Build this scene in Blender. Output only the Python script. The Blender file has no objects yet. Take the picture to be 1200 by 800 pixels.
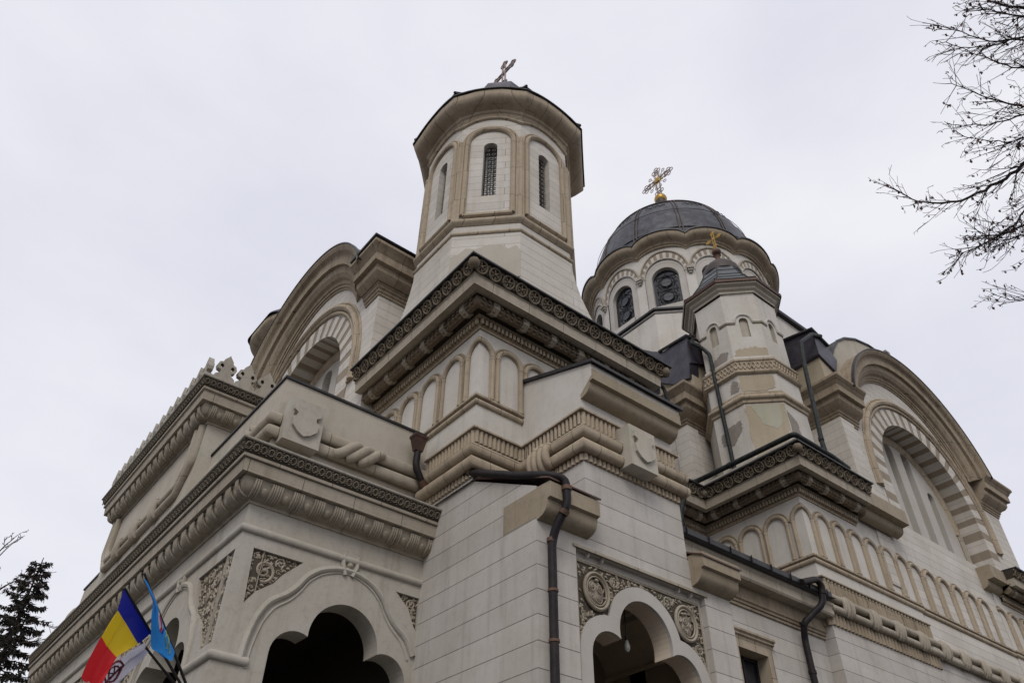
import bpy, math, random
import numpy as np
from math import sin, cos, tan, pi, radians, sqrt, atan2, hypot
from mathutils import Vector, Matrix
from mathutils.geometry import tessellate_polygon
random.seed(7)
S = bpy.context.scene
C = S.collection

# ------------------------------------------------------------------ camera
cam = bpy.data.cameras.new('camera'); camo = bpy.data.objects.new('camera', cam); C.objects.link(camo)
S.camera = camo
cam.sensor_width = 36.0; cam.lens = 36.0 * 911.3 / 1200.0
cam.clip_start = 0.1; cam.clip_end = 2000
yaw, pit, rol = 0.90479839, 0.70855195, 0.01504329
fw = Vector((cos(pit) * cos(yaw), cos(pit) * sin(yaw), sin(pit)))
rt = Vector((sin(yaw), -cos(yaw), 0)); up = rt.cross(fw)
r1 = rt * cos(rol) + up * sin(rol); u1 = r1.cross(fw)
M = Matrix((r1, u1, -fw)).transposed().to_4x4()
camo.matrix_world = M
GZ = -1.6          # the ground lies 1.6 m under the eye

# ------------------------------------------------------------------ sky
W = bpy.data.worlds.new("World"); S.world = W; W.use_nodes = True
nt = W.node_tree; nt.nodes.clear()
SUN_EL, SUN_AZ = radians(42), radians(226)      # azimuth of the sun in the xy plane, ccw from +x
out = nt.nodes.new('ShaderNodeOutputWorld'); bg = nt.nodes.new('ShaderNodeBackground')
sky = nt.nodes.new('ShaderNodeTexSky'); sky.sky_type = 'NISHITA'; sky.sun_disc = False
sky.sun_elevation = SUN_EL; sky.sun_rotation = pi / 2 - SUN_AZ
sky.dust_density = 3; sky.air_density = 1
tc = nt.nodes.new('ShaderNodeTexCoord')
nz = nt.nodes.new('ShaderNodeTexNoise'); nz.inputs['Scale'].default_value = 1.7; nz.inputs['Detail'].default_value = 5; nz.inputs['Roughness'].default_value = .52
mp = nt.nodes.new('ShaderNodeMapping'); mp.inputs['Scale'].default_value = (1, 1, 2.2)
nt.links.new(tc.outputs['Generated'], mp.inputs['Vector']); nt.links.new(mp.outputs[0], nz.inputs['Vector'])
cr = nt.nodes.new('ShaderNodeValToRGB')
cr.color_ramp.elements[0].position = .36; cr.color_ramp.elements[0].color = (7.1, 7.17, 8.0, 1)
cr.color_ramp.elements[1].position = .66; cr.color_ramp.elements[1].color = (8.5, 8.5, 8.95, 1)
nt.links.new(nz.outputs['Fac'], cr.inputs['Fac'])
mx = nt.nodes.new('ShaderNodeMixRGB'); mx.inputs['Fac'].default_value = .93
nt.links.new(sky.outputs[0], mx.inputs[1]); nt.links.new(cr.outputs[0], mx.inputs[2])
nt.links.new(mx.outputs[0], bg.inputs['Color']); bg.inputs['Strength'].default_value = 0.1
nt.links.new(bg.outputs[0], out.inputs['Surface'])

sl = bpy.data.lights.new('sun', 'SUN'); sl.energy = 1.15; sl.angle = radians(25); sl.color = (1, .96, .9)
so = bpy.data.objects.new('sun', sl); C.objects.link(so)
sd = Vector((cos(SUN_EL) * cos(SUN_AZ), cos(SUN_EL) * sin(SUN_AZ), sin(SUN_EL)))
so.rotation_euler = sd.to_track_quat('Z', 'Y').to_euler(); so.location = (0, -20, 40)
vs = S.view_settings; vs.view_transform = 'Standard'; vs.look = 'None'; vs.gamma = 1; vs.use_curve_mapping = False
vs.exposure = 0.12

# ------------------------------------------------------------------ materials
def nodes(name):
    m = bpy.data.materials.new(name); m.use_nodes = True
    t = m.node_tree; b = t.nodes['Principled BSDF']
    return m, t, b
def N(t, typ, **kw):
    n = t.nodes.new(typ)
    for k, v in kw.items():
        if k in n.inputs: n.inputs[k].default_value = v
        else: setattr(n, k, v)
    return n
def L(t, a, b): t.links.new(a, b)
def mix(t, fac, a, b, mode='MIX'):
    n = t.nodes.new('ShaderNodeMixRGB'); n.blend_type = mode
    for i, s in ((0, fac), (1, a), (2, b)):
        if isinstance(s, (int, float)): n.inputs[i].default_value = s
        elif isinstance(s, tuple): n.inputs[i].default_value = (*s, 1)
        else: t.links.new(s, n.inputs[i])
    return n.outputs[0]
def ramp(t, src, a, b):
    n = t.nodes.new('ShaderNodeMapRange'); n.inputs[1].default_value = a; n.inputs[2].default_value = b
    t.links.new(src, n.inputs[0]); return n.outputs[0]
def math_(t, op, a, b=None):
    n = t.nodes.new('ShaderNodeMath'); n.operation = op
    for i, s in ((0, a), (1, b)):
        if s is None: continue
        if isinstance(s, (int, float)): n.inputs[i].default_value = s
        else: t.links.new(s, n.inputs[i])
    return n.outputs[0]
def stone(name, base, dirt, joint=None, course=.48, width=2.6, streak=.35, grain=.5, speck=0.25, rough=.9, jw=.009, jcol=None, moss=None, tint=None):
    m, t, b = nodes(name)
    geo = N(t, 'ShaderNodeNewGeometry'); pos = geo.outputs['Position']
    n1 = N(t, 'ShaderNodeTexNoise', Scale=.55, Detail=5.0, Roughness=.6); L(t, pos, n1.inputs['Vector'])
    n2 = N(t, 'ShaderNodeTexNoise', Scale=6.0, Detail=6.0, Roughness=.7); L(t, pos, n2.inputs['Vector'])
    n3 = N(t, 'ShaderNodeTexNoise', Scale=55.0, Detail=4.0, Roughness=.7); L(t, pos, n3.inputs['Vector'])
    mpp = N(t, 'ShaderNodeMapping'); mpp.inputs['Scale'].default_value = (3.2, 3.2, .22); L(t, pos, mpp.inputs['Vector'])
    n4 = N(t, 'ShaderNodeTexNoise', Scale=1.0, Detail=5.0, Roughness=.65); L(t, mpp.outputs[0], n4.inputs['Vector'])
    col = mix(t, ramp(t, n1.outputs['Fac'], .38, .68), base, tuple(c * k for c, k in zip(base, (.86, .84, .80))))
    col = mix(t, math_(t, 'MULTIPLY', ramp(t, n4.outputs['Fac'], .52, .78), streak), col, dirt)
    col = mix(t, math_(t, 'MULTIPLY', ramp(t, n2.outputs['Fac'], .50, .78), speck), col, dirt)
    if tint:
        n5 = N(t, 'ShaderNodeTexNoise', Scale=1.3, Detail=3.0); L(t, pos, n5.inputs['Vector'])
        col = mix(t, math_(t, 'MULTIPLY', ramp(t, n5.outputs['Fac'], .5, .7), .6), col, tint)
    if moss:
        n6 = N(t, 'ShaderNodeTexNoise', Scale=.9, Detail=6.0, Roughness=.7); 
        m2 = N(t, 'ShaderNodeMapping'); m2.inputs['Location'].default_value = (13, 5, 7); L(t, pos, m2.inputs['Vector']); L(t, m2.outputs[0], n6.inputs['Vector'])
        col = mix(t, math_(t, 'MULTIPLY', ramp(t, n6.outputs['Fac'], .60, .72), .55), col, moss)
    col = mix(t, ramp(t, n3.outputs['Fac'], .3, .75), col, mix(t, .16, col, (0.02, .018, .015)))
    hgt = math_(t, 'MULTIPLY', n3.outputs['Fac'], .25)
    hgt = math_(t, 'ADD', hgt, math_(t, 'MULTIPLY', n2.outputs['Fac'], .6))
    if joint:
        sp = N(t, 'ShaderNodeSeparateXYZ'); L(t, pos, sp.inputs[0])
        sn = N(t, 'ShaderNodeSeparateXYZ'); L(t, geo.outputs['True Normal'], sn.inputs[0])
        ax = math_(t, 'ABSOLUTE', sn.outputs[0]); ay = math_(t, 'ABSOLUTE', sn.outputs[1])
        sel = math_(t, 'GREATER_THAN', ax, math_(t, 'MULTIPLY', ay, 1.2))
        u = math_(t, 'ADD', math_(t, 'MULTIPLY', sel, sp.outputs[1]), math_(t, 'MULTIPLY', math_(t, 'SUBTRACT', 1.0, sel), sp.outputs[0]))
        cb = N(t, 'ShaderNodeCombineXYZ'); L(t, u, cb.inputs[0]); L(t, math_(t, 'ADD', sp.outputs[2], 20.0 - .04), cb.inputs[1])
        br = N(t, 'ShaderNodeTexBrick', Scale=1.0); br.inputs['Mortar Size'].default_value = jw; br.inputs['Mortar Smooth'].default_value = .25
        br.inputs['Brick Width'].default_value = width; br.inputs['Row Height'].default_value = course; br.inputs['Bias'].default_value = 0
        br.inputs['Color1'].default_value = (.84, .84, .83, 1); br.inputs['Color2'].default_value = (1.06, 1.05, 1.04, 1)
        L(t, cb.outputs[0], br.inputs['Vector'])
        col = mix(t, .55, col, br.outputs['Color'], 'MULTIPLY')
        gap = math_(t, 'MULTIPLY', br.outputs['Fac'], ramp(t, n2.outputs['Fac'], .3, .5))
        col = mix(t, math_(t, 'MULTIPLY', gap, joint), col, jcol or (.07, .06, .055))
        hgt = math_(t, 'SUBTRACT', hgt, math_(t, 'MULTIPLY', gap, 2.2))
    bp = N(t, 'ShaderNodeBump', Strength=grain, Distance=.012); L(t, hgt, bp.inputs['Height']); L(t, bp.outputs[0], b.inputs['Normal'])
    L(t, col, b.inputs['Base Color']); b.inputs['Roughness'].default_value = rough
    b.inputs['Specular IOR Level'].default_value = .25
    return m
def metal(name, base, alt, rough=.5, metallic=.5, scale=2.5, seams=None):
    m, t, b = nodes(name)
    geo = N(t, 'ShaderNodeNewGeometry'); pos = geo.outputs['Position']
    n1 = N(t, 'ShaderNodeTexNoise', Scale=scale, Detail=6.0, Roughness=.65); L(t, pos, n1.inputs['Vector'])
    col = mix(t, ramp(t, n1.outputs['Fac'], .42, .66), base, alt)
    h = n1.outputs['Fac']
    if seams:
        w = N(t, 'ShaderNodeTexWave', Scale=seams, Distortion=.25); w.bands_direction = 'Z'; L(t, pos, w.inputs['Vector'])
        s = ramp(t, w.outputs['Fac'], .93, .99); col = mix(t, math_(t, 'MULTIPLY', s, .7), col, (.012, .012, .014)); h = math_(t, 'ADD', h, math_(t, 'MULTIPLY', s, 1.5))
    bp = N(t, 'ShaderNodeBump', Strength=.35, Distance=.02); L(t, h, bp.inputs['Height']); L(t, bp.outputs[0], b.inputs['Normal'])
    L(t, col, b.inputs['Base Color']); b.inputs['Roughness'].default_value = rough; b.inputs['Metallic'].default_value = metallic
    if metallic == 0: b.inputs['Specular IOR Level'].default_value = .2
    return m
def plain(name, col, rough=.6, metallic=0.0):
    m, t, b = nodes(name)
    n1 = N(t, 'ShaderNodeTexNoise', Scale=9.0, Detail=4.0); geo = N(t, 'ShaderNodeNewGeometry'); L(t, geo.outputs['Position'], n1.inputs['Vector'])
    L(t, mix(t, ramp(t, n1.outputs['Fac'], .4, .65), col, tuple(c * .72 for c in col)), b.inputs['Base Color'])
    b.inputs['Roughness'].default_value = rough; b.inputs['Metallic'].default_value = metallic
    return m
WHITE = stone('white_ashlar', (.53, .50, .465), (.23, .21, .18), joint=.42, streak=.5, width=60, moss=None)
WHITEF = stone('white_ashlar_fine', (.60, .565, .52), (.32, .28, .235), joint=.34, course=.36, width=5, jw=.007, jcol=(.2, .17, .14))
PLAST = stone('pale_plaster', (.58, .55, .505), (.27, .245, .21), streak=.4)
PANEL = stone('panel_plaster', (.48, .455, .42), (.30, .275, .24), streak=.2)
PLASTG = stone('shaded_niche_plaster', (.47, .43, .365), (.25, .225, .18), streak=.55, moss=(.27, .33, .24))
TAN = stone('tan_stone', (.42, .35, .265), (.15, .118, .082), joint=.65, course=1.5, width=.72, streak=.6, speck=.45, jcol=(.06, .045, .03))
TAND = stone('tan_stone_weathered', (.34, .28, .208), (.13, .10, .07), joint=.6, course=1.7, width=1.1, streak=.8, speck=.6, jcol=(.05, .04, .03))
CORB = stone('corbel_stone', (.34, .285, .21), (.13, .105, .075), streak=.6, speck=.45)
BEIGE = stone('beige_stone', (.40, .355, .29), (.17, .14, .105), joint=.5, course=2.2, width=1.25, streak=.55, speck=.4)
CREAM = stone('cream_carved_stone', (.44, .41, .36), (.21, .18, .14), streak=.5, speck=.4)
STRIPE = stone('striped_tan_stone', (.30, .25, .195), (.14, .115, .085), streak=.4)
CARVE = stone('blackened_carving', (.21, .172, .128), (.07, .057, .042), streak=.8, speck=.7)
CARVEB = stone('blackened_and_shaded_ground', (.05, .041, .031), (.025, .02, .016))
RELIEF = stone('relief_stone', (.37, .325, .26), (.14, .115, .085), streak=.5, speck=.6)
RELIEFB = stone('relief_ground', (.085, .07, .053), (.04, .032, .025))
DARKST = stone('crusted_stone', (.20, .155, .11), (.06, .048, .036), streak=.85, speck=.7)
FRIEZE = stone('porch_frieze_stone', (.22, .19, .145), (.09, .075, .058), streak=.7, speck=.7)
GREY = stone('weathered_grey_stone', (.40, .37, .32), (.17, .15, .125), streak=.6, speck=.5)
BARE = stone('bare_facing', (.46, .425, .365), (.33, .30, .25), streak=.2)
GREENP = stone('green_stained_render', (.42, .41, .33), (.30, .27, .2))
EXPO = stone('bare_mortar', (.29, .26, .23), (.14, .12, .105), grain=1.0, speck=.8)
OCHRE = stone('ochre_render', (.42, .36, .27), (.24, .2, .14), moss=(.33, .37, .27))
INNER = stone('inner_plaster', (.62, .53, .43), (.36, .29, .22))
INNER_SHADED = stone('shaded_inner_plaster', (.34, .28, .21), (.2, .16, .12))  # same plaster as INNER; its weaker light is put into the colour
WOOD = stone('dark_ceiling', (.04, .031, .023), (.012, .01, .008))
SLATE = metal('lead_roof', (.040, .036, .050), (.075, .068, .085), .45, .35, 1.6)
SLATE2 = metal('grey_slates', (.075, .085, .088), (.045, .048, .052), .5, .1, 7)
DOMEM = metal('dome_lead', (.026, .025, .031), (.075, .080, .094), .5, .25, 1.8, seams=None)
DOMER = metal('rib_copper', (.062, .042, .036), (.034, .030, .032), .6, .2, 4)
COPPER = metal('brown_copper', (.055, .028, .020), (.10, .05, .035), .5, .4)
PIPE = metal('painted_pipe', (.012, .010, .012), (.026, .019, .018), .55, 0, 5)
PIPEG = metal('green_black_pipe', (.012, .013, .013), (.028, .036, .033), .55, 0, 6)
RUST = metal('rusty_collar', (.12, .06, .035), (.06, .035, .025), .7, .1, 8)
BLACK = metal('black_flashing', (.014, .013, .014), (.03, .028, .03), .5, .2)
GOLD = plain('gilt', (.42, .27, .07), .42, .8)
IRON = metal('cross_iron', (.30, .23, .21), (.15, .11, .10), .55, .2, 8)
GLASS = plain('dark_glass', (.018, .020, .026), .12)
GLASS2 = plain('grey_pane', (.05, .055, .068), .6)
LEADC = plain('lead_came', (.010, .010, .012), .6)
BARK = stone('dark_bark', (.045, .032, .028), (.02, .015, .014))
LEAF = plain('withered_leaf', (.085, .032, .022), .8)
NEEDLE = plain('fir_needles', (.024, .022, .016), 1.0)

# ------------------------------------------------------------------ geometry
class MB:
    def __init__(s): s.v = []; s.f = []; s.m = []; s.mats = []
    def mi(s, mat):
        if mat not in s.mats: s.mats.append(mat)
        return s.mats.index(mat)
    def add(s, vs, fs, mat):
        k = len(s.v); i = s.mi(mat)
        s.v += [tuple(p) for p in vs]
        for f in fs: s.f.append(tuple(a + k for a in f)); s.m.append(i)
    def build(s, name, parent=None, smooth=None, label=None, bevel=0):
        me = bpy.data.meshes.new(name); me.from_pydata(s.v, [], s.f)
        for m in s.mats: me.materials.append(m)
        me.polygons.foreach_set('material_index', s.m)
        me.validate(); me.update()
        o = bpy.data.objects.new(name, me); C.objects.link(o)
        if smooth:
            me.polygons.foreach_set('use_smooth', [True] * len(me.polygons))
            me.set_sharp_from_angle(angle=radians(smooth))
        if bevel:
            b = o.modifiers.new('b', 'BEVEL'); b.width = bevel; b.segments = 1; b.limit_method = 'ANGLE'; b.angle_limit = radians(50)
        if parent: o.parent = parent; o.matrix_parent_inverse = parent.matrix_world.inverted() if parent.type == 'EMPTY' else parent.matrix_world.inverted()
        if label: o['label'] = label
        return o
def box(b, x0, x1, y0, y1, z0, z1, mat):
    b.add([(x0, y0, z0), (x1, y0, z0), (x1, y1, z0), (x0, y1, z0), (x0, y0, z1), (x1, y0, z1), (x1, y1, z1), (x0, y1, z1)],
          [(0, 3, 2, 1), (4, 5, 6, 7), (0, 1, 5, 4), (1, 2, 6, 5), (2, 3, 7, 6), (3, 0, 4, 7)], mat)
class Fr:      # a plane: point = o + u a + v b + n c   (n points out of the wall)
    def __init__(s, o, u, v, n): s.o = Vector(o); s.u = Vector(u).normalized(); s.v = Vector(v).normalized(); s.n = Vector(n).normalized()
    def p(s, a, b, c=0): return s.o + s.u * a + s.v * b + s.n * c
def south(y): return Fr((0, y, 0), (1, 0, 0), (0, 0, 1), (0, -1, 0))          # a = x, b = z
def west(x): return Fr((x, 0, 0), (0, -1, 0), (0, 0, 1), (-1, 0, 0))           # a = -y, b = z
def slab(b, fr, outer, holes, c0, c1, mat, side=None, hole_side=None, back=True, rim=True):
    """a plate with holes, from depth c1 (back) to c0 (front)"""
    side = side or mat; hole_side = hole_side or side
    loops = [outer] + holes
    tri = tessellate_polygon([[Vector((p[0], p[1], 0)) for p in l] for l in loops])
    pts = [p for l in loops for p in l]
    def cc(t):
        a, q, r = (pts[i] for i in t)
        return (q[0]-a[0])*(r[1]-a[1]) - (q[1]-a[1])*(r[0]-a[0])
    right = fr.u.cross(fr.v).dot(fr.n) > 0
    ft = []
    for t in tri:
        if abs(cc(t)) < 1e-12: continue
        pos = cc(t) > 0
        ft.append(t if pos == right else t[::-1])
    b.add([fr.p(p[0], p[1], c0) for p in pts], ft, mat)
    if back: b.add([fr.p(p[0], p[1], c1) for p in pts], [f[::-1] for f in ft], mat)
    for i, l in enumerate(loops):
        if i == 0 and not rim: continue
        n = len(l); vs = [fr.p(p[0], p[1], c0) for p in l] + [fr.p(p[0], p[1], c1) for p in l]
        area = sum(l[k][0]*l[(k+1) % n][1] - l[(k+1) % n][0]*l[k][1] for k in range(n))
        flip = (area > 0) ^ (i > 0) ^ right
        fs = []
        for k in range(n):
            q = (k, (k+1) % n, n + (k+1) % n, n + k)
            fs.append(q if flip else q[::-1])
        b.add(vs, fs, side if i == 0 else hole_side)
def rect(a0, a1, b0, b1): return [(a0, b0), (a1, b0), (a1, b1), (a0, b1)]
def archp(c, w, z0, z1, n=16):      # round-headed opening, half width w, top z1
    zs = z1 - w
    return [(c - w, z0), (c + w, z0)] + [(c + w * cos(pi * k / n), zs + w * sin(pi * k / n)) for k in range(n + 1)]
def sweep(b, prof, path, mat, closed=False, caps=True, zf=None):
    """prof = [(out, z)], path = plan polyline; out is to the right of travel"""
    n = len(path); P = [Vector((p[0], p[1])) for p in path]; offs = []
    for i in range(n):
        dirs = []
        if closed or i > 0: dirs.append((P[i] - P[i - 1]).normalized())
        if closed or i < n - 1: dirs.append((P[(i + 1) % n] - P[i]).normalized())
        ns = [Vector((d.y, -d.x)) for d in dirs]
        m = sum(ns, Vector((0, 0))); m = m / max(m.dot(ns[0]), .2) if len(ns) == 2 else ns[0]
        offs.append(m)
    k = len(prof); vs = []
    for i in range(n):
        for (o, z) in prof:
            zz = z + (zf(i) if zf else 0)
            vs.append((P[i].x + offs[i].x * o, P[i].y + offs[i].y * o, zz))
    fs = []
    for i in range(n if closed else n - 1):
        j = (i + 1) % n
        for q in range(k - 1):
            fs.append((i * k + q, j * k + q, j * k + q + 1, i * k + q + 1))
    b.add(vs, fs, mat)
    if caps and not closed:
        b.add([vs[q] for q in range(k)], [tuple(range(k))], mat)
        b.add([vs[(n - 1) * k + q] for q in range(k)], [tuple(range(k))[::-1]], mat)
def tube(b, pts, r, mat, seg=8, closed=False, caps=True, flat=1.0, ref=None):
    P = [Vector(p) for p in pts]; n = len(P)
    rs = r if isinstance(r, (list, tuple)) else [r] * n
    prev = None; vs = []
    for i in range(n):
        a = P[(i + 1) % n] if (closed or i < n - 1) else P[i]
        c = P[i - 1] if (closed or i > 0) else P[i]
        d = (a - c)
        d = d.normalized() if d.length > 1e-9 else Vector((0, 0, 1))
        if ref is not None: e = (Vector(ref) - d * d.dot(Vector(ref)))
        elif prev is None: e = d.orthogonal()
        else: e = prev - d * prev.dot(d)
        e = e.normalized() if e.length > 1e-6 else d.orthogonal().normalized(); prev = e; g = d.cross(e)
        for k in range(seg):
            t = 2 * pi * k / seg
            vs.append(P[i] + e * (cos(t) * rs[i] * flat) + g * (sin(t) * rs[i]))
    fs = []
    for i in range(n if closed else n - 1):
        j = (i + 1) % n
        for k in range(seg):
            l = (k + 1) % seg
            fs.append((i * seg + k, i * seg + l, j * seg + l, j * seg + k))
    if caps and not closed:
        fs.append(tuple(range(seg))[::-1]); fs.append(tuple((n - 1) * seg + k for k in range(seg)))
    b.add(vs, fs, mat)
def blob(b, c, rx, ry, rz, mat, fr=None, seg=8, rings=4):
    vs = []; fs = []
    u, v, n = (fr.u, fr.v, fr.n) if fr else (Vector((1, 0, 0)), Vector((0, 1, 0)), Vector((0, 0, 1)))
    c = Vector(c)
    for i in range(rings + 1):
        a = -pi / 2 + pi * i / rings
        for k in range(seg):
            t = 2 * pi * k / seg
            vs.append(c + u * (rx * cos(a) * cos(t)) + v * (ry * cos(a) * sin(t)) + n * (rz * sin(a)))
    for i in range(rings):
        for k in range(seg):
            fs.append((i * seg + k, i * seg + (k + 1) % seg, (i + 1) * seg + (k + 1) % seg, (i + 1) * seg + k))
    b.add(vs, fs, mat)
def lathe(b, c, prof, mat, seg=32, cap=False):
    vs = []; fs = []; k = len(prof)
    for i in range(seg):
        t = 2 * pi * i / seg
        for (r, z) in prof: vs.append((c[0] + r * cos(t), c[1] + r * sin(t), z))
    for i in range(seg):
        j = (i + 1) % seg
        for q in range(k - 1): fs.append((i * k + q, j * k + q, j * k + q + 1, i * k + q + 1))
    b.add(vs, fs, mat)
def octo(c, a, n=8, rot=None):
    """corners, clockwise seen from above so that out is to the right ... counter-clockwise walk"""
    R = a / cos(pi / n); r0 = pi / n if rot is None else rot
    return [(c[0] + R * cos(r0 + 2 * pi * k / n), c[1] + R * sin(r0 + 2 * pi * k / n)) for k in range(n)]
def arcsweep(b, fr, c, prof, a0, a1, n, mat, mats=None, caps=True):
    """prof = [(radius, out)] swept round c in the plane of fr, from a0 to a1 degrees"""
    k = len(prof); vs = []
    for i in range(n + 1):
        t = radians(a0 + (a1 - a0) * i / n)
        for (r, o) in prof: vs.append(fr.p(c[0] + r * cos(t), c[1] + r * sin(t), o))
    for i in range(n):
        fs = [(i * k + q, i * k + q + 1, (i + 1) * k + q + 1, (i + 1) * k + q) for q in range(k - 1)]
        b.add([], [], mat)
        kk = len(b.v)
        m = mats[i % len(mats)] if mats else mat
        b.add([vs[j] for f in fs for j in f], [tuple(range(4 * q, 4 * q + 4)) for q in range(len(fs))], m)
    if caps:
        b.add(vs[:k], [tuple(range(k))], mat); b.add(vs[-k:], [tuple(range(k))], mat)
def prismz(b, poly, z0, z1, mat, top=True):
    n = len(poly)
    vs = [(p[0], p[1], z0) for p in poly] + [(p[0], p[1], z1) for p in poly]
    fs = [(i, (i + 1) % n, n + (i + 1) % n, n + i) for i in range(n)]
    if top: fs += [tuple(range(n, 2 * n))]
    b.add(vs, fs, mat)
def roll(r, z, o=0.0, n=8, back=True):     # half-round string course profile
    p = [(o + r * cos(t), z + r * sin(t)) for t in [(-pi / 2 + pi * k / n) for k in range(n + 1)]]
    return [(-.03, z - r)] + p + [(-.03, z + r)]
def smooth_path(pts, r=.16, n=5):
    P = [Vector(p) for p in pts]; out = [P[0]]
    for i in range(1, len(P) - 1):
        a, m, c = P[i - 1], P[i], P[i + 1]
        d0 = min(r, (a - m).length * .45); d1 = min(r, (c - m).length * .45)
        p0 = m + (a - m).normalized() * d0; p2 = m + (c - m).normalized() * d1
        for k in range(n + 1):
            t = k / n; out.append((1 - t) ** 2 * p0 + 2 * t * (1 - t) * m + t * t * p2)
    return out + [P[-1]]
def spiral(b, fr, a, c, R, mat, sgn=1, t0=0, out=.0, turns=1.5, th=.17, n=20, seg=5):
    pts = []
    rs = []
    for i in range(n + 1):
        f = i / n; r = R * (1 - .80 * f); t = t0 + sgn * f * turns * 2 * pi
        pts.append(fr.p(a + r * cos(t), c + r * sin(t), out + R * .05)); rs.append(R * th * (1 - .35 * f))
    tube(b, pts, rs, mat, seg=seg, ref=fr.n)
    blob(b, fr.p(a, c, out + R * .10), R * .22, R * .22, R * .2, mat, fr, 6, 3)
def leafs(b, fr, a, c, R, mat, k=5, out=0):
    t0 = random.random() * 6
    for i in range(k):
        t = t0 + 2 * pi * i / k; rr = R * .62
        f2 = Fr(fr.o, fr.u * cos(t) + fr.v * sin(t), -fr.u * sin(t) + fr.v * cos(t), fr.n)
        blob(b, fr.p(a + rr * cos(t), c + rr * sin(t), out), R * .42, R * .17, R * .18, mat, f2, 6, 3)
def rosette(b, fr, a, c, R, mat, out=0):
    pts = [fr.p(a + R * cos(t), c + R * sin(t), out + .01) for t in [2 * pi * k / 20 for k in range(20)]]
    tube(b, pts, R * .16, mat, seg=5, closed=True, ref=fr.n)
    leafs(b, fr, a, c, R * .86, mat, 6, out)
    blob(b, fr.p(a, c, out + R * .1), R * .25, R * .25, R * .25, mat, fr, 6, 3)
def pack(inside, bb, radii, tries=500, gap=1.0):
    got = []
    for r in radii:
        for _ in range(tries):
            a = random.uniform(bb[0] + r, bb[1] - r) if bb[1] - bb[0] > 2 * r else None
            if a is None: break
            c = random.uniform(bb[2] + r, bb[3] - r) if bb[3] - bb[2] > 2 * r else None
            if c is None: break
            if any(hypot(a - x, c - y) < (r + q) * gap for x, y, q in got): continue
            if all(inside(a + r * cos(t), c + r * sin(t)) for t in (0, .8, 1.6, 2.4, 3.1, 3.9, 4.7, 5.5)): got.append((a, c, r))
    return got
def inpoly(poly):
    def f(x, y):
        r = False; n = len(poly)
        for i in range(n):
            x1, y1 = poly[i]; x2, y2 = poly[(i + 1) % n]
            if (y1 > y) != (y2 > y) and x < (x2 - x1) * (y - y1) / (y2 - y1) + x1: r = not r
        return r
    return f
def scrollwork(b, fr, inside, bb, mat, radii=(.24, .19, .15, .12, .09, .065, .045, .035), out=0, tries=260):
    for i, (a, c, r) in enumerate(pack(inside, bb, radii, tries, .94)):
        if r > .1:
            spiral(b, fr, a, c, r * .92, mat, random.choice((-1, 1)), random.random() * 6, out, th=.15); leafs(b, fr, a, c, r * .6, mat, 4, out)
        elif r > .06: spiral(b, fr, a, c, r * .9, mat, random.choice((-1, 1)), random.random() * 6, out, 1.1, .2, 12, 4)
        else: blob(b, fr.p(a, c, out), r * 1.15, r * .8, r * .8, mat, fr, 6, 3)
def sprinkle(b, fr, inside, bb, mat, dens=260, out=0.0, sz=(.025, .05)):
    n = int(dens * (bb[1] - bb[0]) * (bb[3] - bb[2]))
    for _ in range(n):
        a = random.uniform(bb[0], bb[1]); c = random.uniform(bb[2], bb[3])
        if not inside(a, c): continue
        t = random.random() * 6.3; f2 = Fr(fr.o, fr.u * cos(t) + fr.v * sin(t), -fr.u * sin(t) + fr.v * cos(t), fr.n); r = random.uniform(*sz)
        blob(b, fr.p(a, c, out), r * 1.5, r * .6, r * .7, mat, f2, 5, 3)
def along(path, step, start=.5):
    """frames at even spacing along a plan path (out = right of travel)"""
    res = []
    for (p, q) in zip(path[:-1], path[1:]):
        P = Vector((p[0], p[1], 0)); Q = Vector((q[0], q[1], 0)); Ln = (Q - P).length; n = max(1, round(Ln / step)); d = (Q - P) / Ln
        for i in range(n): res.append((P + d * (Ln * (i + start) / n), d, Vector((d.y, -d.x, 0)), Ln / n))
    return res
def offset(path, o):
    n = len(path); P = [Vector((p[0], p[1])) for p in path]; r = []
    for i in range(n):
        dirs = []
        if i > 0: dirs.append((P[i] - P[i - 1]).normalized())
        if i < n - 1: dirs.append((P[i + 1] - P[i]).normalized())
        ns = [Vector((d.y, -d.x)) for d in dirs]; m = sum(ns, Vector((0, 0)))
        m = m / m.dot(ns[0]) if len(ns) == 2 else ns[0]
        r.append((P[i].x + m.x * o, P[i].y + m.y * o))
    return r
def thing(name, label, cat, loc=(0, 0, 0), group=None):
    o = bpy.data.objects.new(name, None); C.objects.link(o); o.location = loc; o.empty_display_size = .3
    o['label'] = label; o['category'] = cat
    if group: o['group'] = group
    bpy.context.view_layer.update()
    return o

# ================================================================== GROUND
g = MB(); g.add([(-600, -600, GZ), (600, -600, GZ), (600, 600, GZ), (-600, 600, GZ)], [(0, 1, 2, 3)], stone('asphalt', (.085, .083, .08), (.05, .048, .046), streak=0))
go = g.build('ground'); go['kind'] = 'structure'

# ================================================================== CHURCH
church = thing('church', 'pale stone orthodox church with an octagonal bell tower, a leaded dome and striped arches', 'church', (20, 23.4, GZ))

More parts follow.
